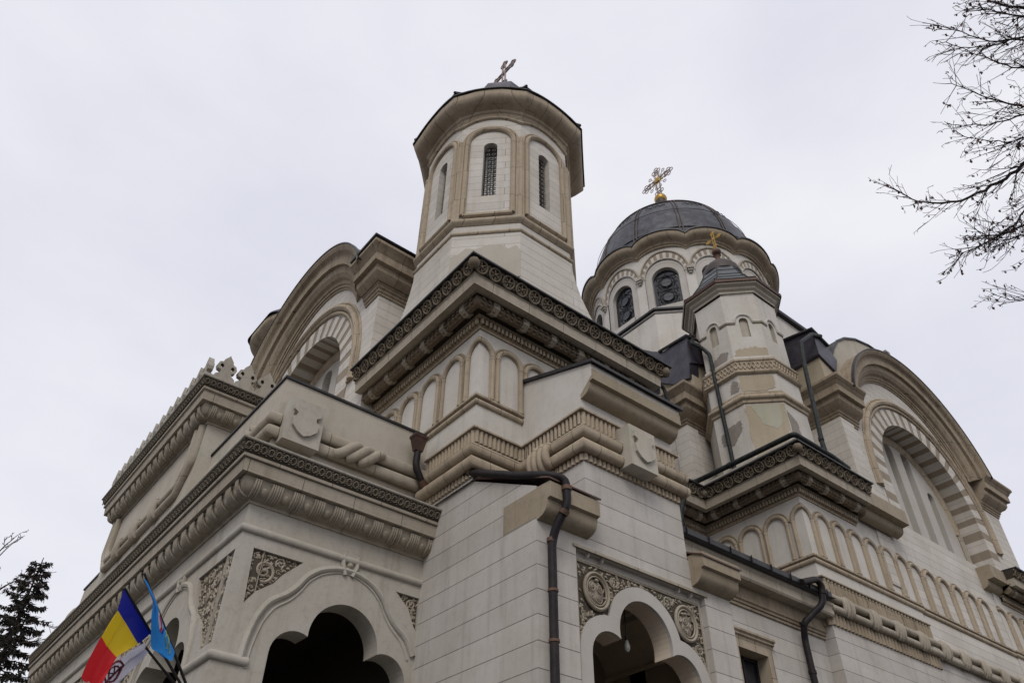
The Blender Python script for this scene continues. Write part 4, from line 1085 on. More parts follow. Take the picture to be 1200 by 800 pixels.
# patches where the plaster has gone
def patch(ang, a, pts, mat, th=.01, nm='bare_patch'):
    t = radians(ang); dv = Vector((cos(t), sin(t), 0)); uu = Vector((-dv.y, dv.x, 0)); fr = Fr(Vector((UC[0], UC[1], 0)) + dv * a, uu, (0, 0, 1), dv)
    rng = random.Random(int(a * 1000) + ang); P = []
    for i in range(len(pts)):
        p, q = pts[i], pts[(i + 1) % len(pts)]
        for k in range(7):
            j = .05 if k else 0.01
            P.append((p[0] + (q[0] - p[0]) * k / 7 + rng.uniform(-j, j), p[1] + (q[1] - p[1]) * k / 7 + rng.uniform(-j, j)))
    ar = sum(P[k][0] * P[(k + 1) % len(P)][1] - P[(k + 1) % len(P)][0] * P[k][1] for k in range(len(P)))
    if ar < 0: P = P[::-1]
    b = MB(); slab(b, fr, P, [], th, 0, mat, back=False); return b.build(nm, turret)
patch(225, 1.885, [(-.77, 15.4), (.77, 15.4), (.77, 18.1), (.75, 18.5), (-.75, 18.5), (-.77, 18.1)], OCHRE)
patch(225, 1.885, [(-.76, 19.2), (.2, 19.15), (.62, 19.3), (.6, 19.95), (-.76, 19.98)], OCHRE)
patch(225, 1.897, [(-.2, 17.55), (.3, 17.3), (.5, 17.5), (.62, 18.45), (-.55, 18.5), (-.35, 18.0)], GREENP, .006)
patch(225, 1.897, [(.45, 15.6), (.74, 15.6), (.74, 17.2), (.6, 17.0)], PLAST, .006)
patch(225, 1.805, [(-.745, 20.9), (.745, 20.9), (.70, 21.45), (.3, 21.55), (-.2, 21.5), (-.6, 21.4)], OCHRE)
patch(180, 1.885, [(-.55, 17.2), (.0, 17.0), (.45, 17.5), (.5, 17.9), (-.1, 17.85), (-.5, 17.7)], EXPO)
patch(180, 1.805, [(-.62, 21.0), (.35, 21.05), (.55, 21.45), (.2, 21.6), (-.3, 21.35)], EXPO)
patch(270, 1.885, [(-.74, 16.2), (-.25, 16.1), (-.05, 17.0), (-.2, 17.9), (-.72, 18.2)], EXPO)
patch(180, 1.885, [(.3, 19.3), (.7, 19.25), (.7, 19.7), (.5, 19.85), (.35, 19.6)], EXPO)
patch(180, 1.885, [(-.3, 15.4), (.6, 15.3), (.7, 16.2), (.1, 16.0)], PLASTG)
b = MB()
sweep(b, [(-.05, 24.70), (.05, 24.72), (.06, 24.82), (.16, 24.90), (.19, 25.00), (.34, 25.06), (.36, 25.16), (-.1, 25.2)], octo(UC, 1.80), PLASTG, closed=True)
sweep(b, [(.0, 25.10), (.34, 25.14), (.42, 25.14), (.44, 25.27), (.30, 25.32)], octo(UC, 1.80), COPPER, closed=True)
b.build('turret_eave', turret, smooth=30)
b = MB(); ringroof(b, UC, octo(UC, 2.2), [(1.0, 25.33), (.80, 25.75), (.60, 26.5), (.44, 27.3), (.40, 27.5)], SLATE2)
for (x, y) in octo(UC, 2.2): tube(b, [(UC[0] + (x - UC[0]) * s_, UC[1] + (y - UC[1]) * s_, z + .01) for s_, z in ((1, 25.33), (.80, 25.75), (.60, 26.5), (.44, 27.3))], .035, PIPEG, seg=5)
for s_, z in ((.8, 25.75), (.6, 26.5), (.5, 27.0), (.7, 26.12)):
    q = octo(UC, 2.2 * s_); tube(b, [(x, y, z + .02) for x, y in q], .02, BLACK, seg=4, closed=True)
lathe(b, UC, [(.90, 27.35), (.98, 27.45), (.98, 27.55), (.92, 27.62), (.90, 27.9), (.72, 28.2), (.45, 28.42), (.2, 28.55), (.13, 28.6)], DOMER, 20)
b.build('turret_roof', turret, smooth=35)
b = MB(); lathe(b, UC, [(.20, 28.45), (.26, 28.55), (.2, 28.65), (.13, 28.8), (.13, 29.1), (.2, 29.15)], RUST, 14); blob(b, (UC[0], UC[1], 29.4), .24, .24, .20, RUST, None, 14, 8); b.build('finial', turret, smooth=60)
cross(UC, 29.65, 1.25, .72, GOLD, turret, .026)

# ================================================================== MAIN DOME
DC = (33.3, 23.67); DR = 6.0
b = MB(); prismz(b, octo(DC, 6.0), 24.0, 31.25, PLAST)
dome_base = b.build('dome_base', church)
b = MB(); sweep(b, [(-.02, 31.0), (.03, 31.0), (.03, 31.08), (-.02, 31.08)], octo(DC, 6.0), BLACK, closed=True)
sweep(b, [(-.6, 31.62), (.0, 31.30), (.16, 31.24), (.18, 31.36), (.0, 31.42), (-.6, 31.74)], octo(DC, 6.0), BLACK, closed=True)
b.build('flashing', dome_base)
b = MB()
lathe(b, DC, [(5.45, 31.2), (5.45, 37.0)], PLAST, 48)
drum = b.build('drum_wall', church)
NW_ = 12
def ringpt(r, deg, z): t = radians(deg); return (DC[0] + r * cos(t), DC[1] + r * sin(t), z)
class Cyl:     # a curved frame: a = arc length, b = z, c = out
    def __init__(s, deg, r): s.d = deg; s.r = r
    def p(s, a, z, c=0): return Vector(ringpt(s.r + c, s.d + math.degrees(a / s.r), z))
def cslab(b, fr, outer, hole, c0, c1, mat, hmat=None):
    # strip between two outlines of equal length (outer, hole), plus reveal of the hole
    n = len(hole)
    b.add([fr.p(p[0], p[1], c0) for p in outer] + [fr.p(p[0], p[1], c0) for p in hole], [(i, i + 1, n + i + 1, n + i) for i in range(n - 1)], mat)
    b.add([fr.p(p[0], p[1], c0) for p in hole] + [fr.p(p[0], p[1], c1) for p in hole], [(i, i + 1, n + i + 1, n + i) for i in range(n - 1)], hmat or mat)
half = pi * DR / NW_
for k in range(NW_):
    deg = 30 * k
    fr = Cyl(deg, DR)
    def arch(w, zt, zb, n=20): return [(-w, zb)] + [(-w * cos(pi * i / n), zt - w + w * sin(pi * i / n)) for i in range(n + 1)] + [(w, zb)]
    def outl(n=20):
        a_ = [(-half, 31.3)]
        for i in range(n + 1):
            t = pi * i / n; x = -cos(t) * half * 1.0; a_.append((x, 36.9))
        return a_ + [(half, 31.3)]
    b = MB()
    cslab(b, fr, outl(), arch(1.28, 35.75, 31.3), .0, -.001, PLAST)
    cslab(b, fr, arch(1.28, 35.75, 31.3), arch(1.12, 35.5, 31.3), -.06, -.10, PANEL)
    cslab(b, fr, arch(1.14, 35.52, 31.3), arch(.86, 35.1, 31.3), -.07, -.5, PANEL)
    b.add([fr.p(x, z, -.0) for x, z in ((-.88, 31.3), (.88, 31.3), (.88, 31.98), (-.88, 31.98))], [(0, 1, 2, 3)], PANEL)
    b.add([fr.p(x, z, c) for x, z, c in ((-.88, 31.98, 0), (.88, 31.98, 0), (.88, 32.0, -.5), (-.88, 32.0, -.5))], [(0, 1, 2, 3)], PANEL)
    bay = b.build('drum_bay', drum)
    # window: dark glass, grey roundels, lead lattice
    b = MB(); g_ = arch(.88, 35.12, 31.98); b.add([fr.p(x, z, -.34) for x, z in g_], [tuple(range(len(g_)))], GLASS)
    for zc in (32.85, 34.05): b.add([fr.p(.34 * cos(t), zc + .34 * sin(t), -.325) for t in [2 * pi * i / 16 for i in range(16)]], [tuple(range(16))], GLASS2)
    win = b.build('window', bay)
    b = MB()
    for zc in (32.85, 34.05):
        for R_ in (.36, .55): tube(b, [fr.p(R_ * cos(t), zc + R_ * sin(t), -.30) for t in [2 * pi * i / 20 for i in range(20)]], .028, LEADC, seg=4, closed=True)
    for x in (-.62, 0, .62):
        for z0, z1 in ((32.0, 32.5), (33.2, 33.7), (34.4, 35.0 if x == 0 else 34.7)): tube(b, [fr.p(x, z0, -.30), fr.p(x, z1, -.30)], .025, LEADC, seg=4)
    for z in (32.1, 32.85, 33.45, 34.05, 34.6): tube(b, [fr.p(-.72, z, -.30), fr.p(.72, z, -.30)], .022, LEADC, seg=4)
    b.build('lattice', win)
    # striped arch head and bracket
    b = MB()
    for i in range(11):
        t0, t1 = pi * (i + .20) / 11, pi * (i + .70) / 11
        zc = 34.5
        q = [(-R_ * cos(t), zc + Z_ * sin(t)) for R_, Z_, t in ((1.30, 1.32, t0), (1.52, 1.92, t0), (1.52, 1.92, t1), (1.30, 1.32, t1))]
        if q[1][0] < -half + .02 or q[2][0] > half - .02: continue
        if i % 1 == 0: b.add([fr.p(x, z, .012) for x, z in q], [(0, 1, 2, 3)], STRIPE)
    tube(b, [fr.p(-1.28 * cos(pi * i / 20), 34.5 + 1.29 * sin(pi * i / 20), .0) for i in range(21)], .05, PANEL, seg=6)
    pts = [(-1.54 * cos(pi * i / 24), 34.5 + 1.94 * sin(pi * i / 24)) for i in range(25)]
    tube(b, [fr.p(x, z, .03) for x, z in pts if abs(x) < half], .07, BEIGE, seg=6)
    b.build('striped_head', bay, smooth=40)
    b = MB(); fr2 = Cyl(deg + 15, DR)
    for r_, z0, z1 in ((.20, 34.42, 34.60), (.15, 34.28, 34.42), (.09, 34.15, 34.28)):
        q = [(-r_, z0), (r_, z0), (r_, z1), (-r_, z1)]; slabv = [fr2.p(x, z, .30 * r_ / .2) for x, z in q] + [fr2.p(x, z, -.02) for x, z in q]
        b.add(slabv, [(0, 1, 2, 3), (0, 4, 5, 1), (1, 5, 6, 2), (2, 6, 7, 3), (3, 7, 4, 0)], GREY)
    b.build('bracket', drum)
# scalloped eave
b = MB(); nn = 240; prof = [(5.9, 36.42), (6.06, 36.44), (6.08, 36.54), (6.16, 36.58), (6.18, 36.68), (6.24, 36.74), (6.40, 36.78), (6.54, 36.88), (6.62, 37.0), (6.64, 37.12), (6.64, 37.3), (6.2, 37.5)]
vs = []
def wave(deg):
    u = ((deg % 30) / 30.0); u = u if u < .5 else 1 - u       # 0 over a window, .5 between
    return .55 * (sqrt(max(0, 1 - (u / .5) ** 2 * .96)) - .45)
for i in range(nn):
    dg = 360 * i / nn; wv = wave(dg)
    for r, z in prof: vs.append(ringpt(r + wv * .25, dg, z + wv))
k_ = len(prof); b.add(vs, [(i * k_ + q, ((i + 1) % nn) * k_ + q, ((i + 1) % nn) * k_ + q + 1, i * k_ + q + 1) for i in range(nn) for q in range(k_ - 1)], TAND)
b.build('scalloped_cornice', drum, smooth=40)
b = MB()
dp = [(6.72, 37.28), (6.72, 37.38), (6.55, 37.5), (6.52, 37.9), (6.45, 38.6), (6.2, 40.0), (5.68, 41.5), (4.85, 42.95), (3.75, 44.15), (2.5, 45.0), (1.4, 45.6), (.6, 46.2), (.2, 46.9)]
dp = dp[:2] + [(6.3, 37.45)] + [(r * .91, z) for r, z in dp[3:]]
vs = []; nn = 120
for i in range(nn):
    dg = 360 * i / nn; wv = wave(dg)
    for j, (r, z) in enumerate(dp):
        f_ = 1.0 if j < 3 else max(0, 1 - (j - 2) / 2.0)
        vs.append(ringpt(r + wv * .25 * f_, dg, z + wv * f_))
k_ = len(dp); b.add(vs, [(i * k_ + q, ((i + 1) % nn) * k_ + q, ((i + 1) % nn) * k_ + q + 1, i * k_ + q + 1) for i in range(nn) for q in range(k_ - 6)], DOMEM); b.add(vs, [(i * k_ + q, ((i + 1) % nn) * k_ + q, ((i + 1) % nn) * k_ + q + 1, i * k_ + q + 1) for i in range(nn) for q in range(k_ - 6, k_ - 1)], DOMER)
dome = b.build('dome_roof', church, smooth=50)
for k in range(12):
    b = MB()
    for dd in (-1.1, 1.1): tube(b, [ringpt(r + .03, 30 * k + 15 + dd * 5.6 / r, z) for r, z in dp[3:9]], .055, DOMER, seg=5)
    b.build('rib', dome)
b = MB()
for j in (4, 8): tube(b, [ringpt(dp[j][0] + .03, 360 * i / 72, dp[j][1]) for i in range(72)], .05, BLACK, seg=5, closed=True)
tube(b, [ringpt(4.43, 360 * i / 72, 42.95) for i in range(72)], .08, DOMER, seg=6, closed=True)
for k in range(12):      # dressed seams shaped like small wings near the top of each panel
    c0 = 30 * k
    for z0, r0 in ((42.1, 4.86),):
        for s_ in (-1, 1): tube(b, [ringpt(r0 + .04, c0 + s_ * a_, z0 + dz) for a_, dz in ((0, .0), (2, .10), (4, -.05), (6, .08), (8, .0))], .03, BLACK, seg=4)
for j in (5,):
    for q in (.6,):
        r_, z_ = dp[j][0] * (1 - q) + dp[j + 1][0] * q, dp[j][1] * (1 - q) + dp[j + 1][1] * q
        tube(b, [ringpt(r_ + .02 + (.09 if q else 0), 360 * i / 96, z_) for i in range(96)], .022, BLACK, seg=4, closed=True)
b.build('lead_seams', dome)
lathe_b = MB(); lathe(lathe_b, DC, [(.6, 46.0), (.3, 47.0), (.3, 47.6), (.4, 48.0), (.42, 48.5)], DOMER, 12); lathe_b.build('finial_stem', dome)
b = MB(); blob(b, (DC[0], DC[1], 48.55), .50, .50, .50, GOLD, None, 20, 12); b.build('gilt_ball', dome, smooth=60)
cross(DC, 48.9, 3.4, 2.6, IRON, dome, .04, fancy=True)
# far bell tower
def far_tower():
    c = (11.46, 31.1); b = MB(); prismz(b, octo(c, 2.61), 18, 25.4, WHITEF); t = b.build('north_tower_wall', church)
    b = MB(); sweep(b, [(-.03, 25.2), (.06, 25.32), (.15, 25.44), (.40, 25.52), (.64, 25.70), (.68, 25.80), (.68, 26.02), (-.1, 26.1)], rpoly(c, 2.62, f=.22), TAN, closed=True); b.build('eave_cornice', t, smooth=35)
    q = rpoly(c, 3.35, f=.1); b = MB(); ringroof(b, c, q, [(1.0, 26.0), (.99, 26.12), (.80, 26.95), (.62, 27.9), (.45, 29.0), (.30, 30.1), (0, 31)], SLATE); b.build('tower_roof', t)
far_tower()

# ================================================================== DOWNPIPES
def downpipe(pts, r, mat, collars, hopper=None, label=None, cm=None):
    b = MB(); tube(b, smooth_path(pts), r, mat, seg=14); o = b.build('downpipe', church, smooth=50, label=label)
    for c0, c1 in collars:
        b = MB(); tube(b, [c0, c1], r * 1.18, cm or RUST, seg=14); b.build('collar', o, smooth=50)
    if hopper:
        x, y, z = hopper; b = MB(); q = [(-.17, -.13), (.17, -.13), (.17, .13), (-.17, .13)]
        vs = [(x + a * .62, y + c * .62, z - .35) for a, c in q] + [(x + a, y + c, z) for a, c in q] + [(x + a * 1.15, y + c * 1.15, z + .03) for a, c in q] + [(x + a * 1.15, y + c * 1.15, z + .10) for a, c in q]
        fs = [(3, 2, 1, 0)] + [(r_ * 4 + i, r_ * 4 + (i + 1) % 4, r_ * 4 + 4 + (i + 1) % 4, r_ * 4 + 4 + i) for r_ in range(3) for i in range(4)] + [(12, 13, 14, 15)]
        b.add(vs, fs, COPPER); b.build('hopper', o)
    return o
downpipe([(8.50, 14.60, 10.65), (8.48, 14.6, 10.2), (8.72, 14.62, 9.85), (8.92, 14.7, 9.62), (9.0, 14.4, 9.68), (8.99, 13.25, 9.56), (8.99, 12.6, 9.28), (9.02, 11.2, 8.58), (9.10, 10.35, 8.24), (9.44, 10.18, 8.20), (9.46, 10.17, 7.62), (9.35, 10.40, 7.2), (9.33, 10.52, 6.9), (9.33, 10.52, GZ)], .088, PIPE,
         [((9.45, 10.17, 8.02), (9.45, 10.17, 7.93)), ((9.42, 10.20, 7.50), (9.40, 10.25, 7.42)), ((9.33, 10.52, 6.98), (9.33, 10.52, 6.9)), ((9.33, 10.52, 5.95), (9.33, 10.52, 5.90)), ((9.33, 10.52, 5.02), (9.33, 10.52, 4.97)), ((8.99, 12.95, 9.46), (8.99, 12.85, 9.40)), ((8.70, 14.62, 9.88), (8.80, 14.65, 9.76))], hopper=(8.5, 14.6, 10.98), label='crooked black downpipe with rusty collars')
downpipe([(25.35, 11.85, 15.42), (24.2, 11.75, 15.42), (21.9, 11.75, 15.44), (21.85, 16.2, 15.5), (21.2, 16.6, 15.4), (20.75, 15.9, 15.2), (20.72, 15.9, 14.5), (20.3, 15.9, 13.6), (20.1, 15.9, 11.0)], .10, PIPEG, [((21.86, 14.5, 15.47), (21.86, 14.6, 15.47)), ((20.72, 15.9, 14.6), (20.72, 15.9, 14.5))], cm=PIPEG)
downpipe([(22.9, 15.9, 23.1), (22.6, 15.8, 22.7), (22.85, 15.45, 22.3), (22.95, 15.2, 21.8), (22.72, 14.95, 15.3)], .085, PIPEG, [((22.74, 14.97, 15.9), (22.73, 14.96, 15.75))], cm=PIPEG)
downpipe([(27.9, 12.42, 23.75), (26.95, 12.38, 23.3), (25.65, 12.35, 22.1), (25.35, 12.32, 20.9), (24.2, 11.98, 16.1), (24.15, 11.92, 15.5)], .09, PIPEG, [((24.25, 12.0, 16.4), (24.22, 11.99, 16.25))], cm=PIPEG)
downpipe([(20.95, 12.25, 9.92), (21.75, 12.2, 10.22), (21.98, 12.2, 10.05), (21.9, 12.3, 9.5), (21.35, 12.75, 8.9), (21.5, 12.92, 8.5), (21.5, 12.92, GZ)], .10, PIPE, [((21.96, 12.22, 9.9), (21.95, 12.23, 9.8)), ((21.36, 12.76, 8.94), (21.37, 12.78, 8.86)), ((21.5, 12.92, 7.6), (21.5, 12.92, 7.5))], cm=PIPE)
downpipe([(20.6, 16.5, 20.0), (21.1, 16.5, 19.85), (21.3, 16.5, 19.1), (20.95, 16.6, 18.6)], .08, PIPEG, [], cm=PIPEG)
# bulb hanging in the side porch
bl = thing('light_bulb', 'bare light bulb hanging on a short wire inside the side porch arch', 'light bulb', (12.30, 11.55, 5.83))
b = MB(); tube(b, [(12.30, 11.55, 6.05), (12.30, 11.55, 7.3)], .012, BLACK, seg=6); b.build('wire', bl)
b = MB(); tube(b, [(12.30, 11.55, 5.97), (12.30, 11.55, 6.08)], .032, BLACK, seg=10); b.build('socket', bl)
b = MB(); lathe(b, (12.30, 11.55), [(.03, 5.98), (.035, 5.95), (.055, 5.89), (.066, 5.83), (.06, 5.78), (.035, 5.745), (.0, 5.73)], plain('bulb_glass', (.55, .55, .5), .1), 14); b.build('bulb', bl, smooth=60)

# ================================================================== FLAGS
def cloth(name): 
    m, t, b = nodes(name); b.inputs['Roughness'].default_value = .7
    n1 = N(t, 'ShaderNodeTexNoise', Scale=220.0); geo = N(t, 'ShaderNodeNewGeometry'); L(t, geo.outputs['Position'], n1.inputs['Vector'])
    return m, t, b, n1
def fabric(name, col):
    m, t, b, n1 = cloth(name); L(t, mix(t, n1.outputs['Fac'], col, tuple(c * .8 for c in col)), b.inputs['Base Color']); b.inputs['Subsurface Weight'].default_value = 0
    tr = t.nodes.new('ShaderNodeBsdfTranslucent'); tr.inputs['Color'].default_value = (*col, 1); ms = t.nodes.new('ShaderNodeMixShader'); ms.inputs[0].default_value = .35
    L(t, b.outputs[0], ms.inputs[1]); L(t, tr.outputs[0], ms.inputs[2]); L(t, ms.outputs[0], t.nodes['Material Output'].inputs['Surface'])
    return m
BLUE = fabric('flag_blue', (.012, .018, .28)); YEL = fabric('flag_yellow', (.72, .50, .01)); RED = fabric('flag_red', (.62, .012, .02)); SKYB = fabric('flag_light_blue', (.02, .26, .72)); FWH = fabric('flag_white', (.66, .64, .72)); FBR = fabric('flag_emblem', (.22, .03, .05)); GRN = fabric('flag_green_gold', (.35, .42, .10))
EYE = Vector((0, 0, 0))
def flag(name, label, base, tip, grid, cols, emblem=None, r=.022):
    """grid = rows (hoist to fly) of points top..bottom; cols = material per strip between rows"""
    t = thing(name, label, 'flag', base, 'flags on poles at the porch corner')
    b = MB(); tube(b, [base, Vector(base) + (Vector(tip) - Vector(base)) * 1.0], [r * 1.25, r * .8], BLACK, seg=10); b.build('pole', t, smooth=60)
    # refine: bicubic-ish by linear subdivision plus folds
    R_ = len(grid); Cn = len(grid[0]); nr, nc = 8, 14
    b = MB(); pts = []
    for i in range((R_ - 1) * nr + 1):
        i0 = min(i // nr, R_ - 2); u = i / nr - i0; row = []
        for j in range(nc + 1):
            x = j / nc * (Cn - 1); j0 = min(int(x), Cn - 2); v = x - j0
            p = (Vector(grid[i0][j0]) * (1 - u) + Vector(grid[i0 + 1][j0]) * u) * (1 - v) + (Vector(grid[i0][j0 + 1]) * (1 - u) + Vector(grid[i0 + 1][j0 + 1]) * u) * v
            w = .045 * sin(j * .95 + i * .22) * min(1, i / 8) + .02 * sin(j * 2.1 - i * .35) * min(1, i / 10)
            p = p + Vector((.6, .75, -.2)) * w
            row.append(p)
        pts.append(row)
    vs = [p for r_ in pts for p in r_]; m = nc + 1
    for i in range(len(pts) - 1):
        mat = cols[min(i // nr, len(cols) - 1)] if not callable(cols) else None
        b.add([], [], mat)
        k0 = len(b.v); b.add(pts[i] + pts[i + 1], [(j, j + 1, m + j + 1, m + j) for j in range(nc)], mat)
    me = b.build('cloth', t)
    import bmesh
    bm = bmesh.new(); bm.from_mesh(me.data); bmesh.ops.remove_doubles(bm, verts=bm.verts, dist=.0005); bm.to_mesh(me.data); bm.free()
    me.data.polygons.foreach_set('use_smooth', [True] * len(me.data.polygons))
    sm = me.modifiers.new('s', 'SUBSURF'); sm.levels = 1; sm.render_levels = 1
    if emblem: emblem(pts, me)
    return t
B0= (4.74, 14.83, 3.9)
T1= (2.547, 12.871, 4.885)
T2= (2.767, 12.92, 5.201)
T3= (2.907, 13.643, 4.637)
G1= [[(2.547, 12.871, 4.885), (2.904, 13.19, 4.725), (3.3, 13.544, 4.547)], [(2.546, 12.884, 4.552), (2.722, 13.218, 4.576), (3.102, 13.384, 4.313)], [(2.459, 12.837, 4.105), (2.65, 13.132, 4.064), (2.853, 13.127, 3.944)], [(2.402, 12.823, 3.473), (2.57, 13.044, 3.511), (2.703, 12.98, 3.452)]]
G2= [[(2.767, 12.92, 5.201), (3.133, 13.274, 4.96), (3.444, 13.576, 4.754), (3.682, 13.806, 4.598)], [(2.803, 12.978, 5.174), (3.13, 13.12, 4.899), (3.459, 13.428, 4.571), (3.756, 13.626, 4.39)], [(2.818, 12.945, 5.11), (3.078, 12.949, 4.804), (3.419, 13.391, 4.387), (3.786, 13.575, 4.179)], [(2.818, 12.907, 5.069), (3.087, 13.093, 4.851), (3.266, 13.258, 4.25), (3.568, 13.512, 4.224)]]
G3= [[(3.307, 13.772, 4.464), (3.394, 13.958, 4.441), (3.481, 14.015, 4.406)], [(3.027, 13.55, 4.181), (3.144, 13.739, 4.175), (3.244, 13.745, 4.079)], [(2.787, 13.39, 3.819), (2.94, 13.583, 3.771), (3.057, 13.588, 3.658)], [(2.63, 13.302, 3.486), (2.779, 13.395, 3.415), (2.926, 13.398, 3.277)]]
EM= [(3.321, 13.022, 4.587), (2.823, 13.08, 3.764)]
def shield_emblem(pts, me):
    # small crest with red, white and blue fields and gold arcs on the light blue cloth
    b = MB()
    def q(i, j): return pts[min(i, len(pts) - 1)][min(j, len(pts[0]) - 1)]
    def at(u, v, off=-.012):
        i = u * (len(pts) - 1); j = v * (len(pts[0]) - 1); i0 = min(int(i), len(pts) - 2); j0 = min(int(j), len(pts[0]) - 2); a = i - i0; c = j - j0
        p = (q(i0, j0) * (1 - a) + q(i0 + 1, j0) * a) * (1 - c) + (q(i0, j0 + 1) * (1 - a) + q(i0 + 1, j0 + 1) * a) * c
        return p * (1 + off / p.length * 1.6)
    for (u0, u1, v0, v1, m) in ((.12, .52, .42, .47, FWH), (.12, .24, .47, .60, BLUE), (.24, .40, .47, .60, RED), (.40, .52, .47, .60, FWH), (.14, .34, .60, .66, FWH), (.34, .50, .60, .64, RED), (.2, .44, .66, .69, BLUE)):
        n_ = 4; g_ = [at(u0 + (u1 - u0) * i / n_, v0 + (v1 - v0) * j / n_) for i in range(n_ + 1) for j in range(n_ + 1)]
        b.add(g_, [(i * 5 + j, i * 5 + j + 1, i * 5 + j + 6, i * 5 + j + 5) for i in range(n_) for j in range(n_)], m)
    b.build('crest', me)
    b = MB()
    for (v0, ) in ((.78,), (.86,)):
        tube(b, [at(.06 + .5 * k / 8, v0 + .03 * sin(k)) for k in range(9)], .010, GRN, seg=4)
    b.build('gold_arc', me)
def round_emblem(pts, me):
    b = MB(); n_r = len(pts) - 1; n_c = len(pts[0]) - 1
    def at(u, v):
        i = u * n_r; j = v * n_c; i0 = min(int(i), n_r - 1); j0 = min(int(j), n_c - 1); a = i - i0; c = j - j0
        p = (pts[i0][j0] * (1 - a) + pts[i0 + 1][j0] * a) * (1 - c) + (pts[i0][j0 + 1] * (1 - a) + pts[i0 + 1][j0 + 1] * a) * c
        return p * (1 - .02 / p.length)
    for R_, w in ((.17, .030), (.10, .022)):
        tube(b, [at(.60 + R_ * .9 * cos(t), .36 + R_ * 1.9 * sin(t)) for t in [2 * pi * k / 20 for k in range(20)]], w * .6, FBR, seg=4, closed=True)
    for k in range(6): tube(b, [at(.60, .36), at(.60 + .12 * cos(k * 1.05), .36 + .2 * sin(k * 1.05))], .012, LEADC if k % 2 else FBR, seg=4)
    b.build('emblem', me)
flag('flag', 'blue, yellow and red striped flag, the largest of those on the poles', B0, T1, G1, [BLUE, YEL, RED])
flag('flag', 'light blue flag with a small crest, hanging narrow from the rightmost pole', B0, T2, G2, [SKYB, SKYB, SKYB], emblem=shield_emblem)
flag('flag', 'white flag with a dark red emblem, half hidden beneath the striped flag', B0, T3, G3, [FWH, FWH, FWH], emblem=round_emblem)

# ================================================================== TREES
def fir(base, tip, label):
    t = thing('fir_tree', label, 'tree', base)
    B_ = Vector(base); T_ = Vector(tip); H = (T_ - B_).length; rng = random.Random(3)
    b = MB(); tube(b, [B_, (B_ + T_) / 2, T_], [.28, .16, .02], BARK, seg=10); b.build('trunk', t, smooth=60)
    b = MB(); nd = MB()
    nb = 150
    for i in range(nb):
        f = .38 + .61 * i / nb; z = B_ + (T_ - B_) * f; az = i * 2.4 + rng.uniform(-.4, .4)
        Ln = (1 - f) * 5.6 * rng.uniform(.75, 1.15) + .35
        d = Vector((cos(az), sin(az), 0)); P_ = []
        m = 7
        for k in range(m + 1):
            s = k / m; P_.append(z + d * (Ln * s) + Vector((0, 0, Ln * (.10 * s - .28 * s * s + .22 * s ** 4))))
        tube(b, P_, [.035 * (1 - .8 * k / m) for k in range(m + 1)], BARK, seg=4)
        # hanging sprays of needles, as thin crossed leaves along the branch
        for k in range(2, int(9 * Ln) + 4):
            s = min(1, .12 + .88 * k / (9 * Ln + 3)); j = min(int(s * m), m - 1); p = P_[j] + (P_[j + 1] - P_[j]) * (s * m - j)
            side = Vector((-d.y, d.x, 0))
            for _ in range(6):
                l = rng.uniform(.12, .38) * (1 - .4 * s) + .06; q = (side * rng.uniform(-1, 1) + d * rng.uniform(.0, .7) + Vector((0, 0, rng.uniform(-1.3, .1)))).normalized()
                w = q.cross(Vector((rng.uniform(-1, 1), rng.uniform(-1, 1), .2))).normalized() * rng.uniform(.025, .055)
                nd.add([p - w * .6, p + q * l * .5 - w, p + q * l, p + q * l * .5 + w], [(0, 1, 2, 3)], NEEDLE)
    b.build('branches', t); nd.build('crown', t)
fir((4.75, 44.8, GZ), (4.30, 41.9, 16.3), 'dark fir tree standing beyond the left end of the porch')

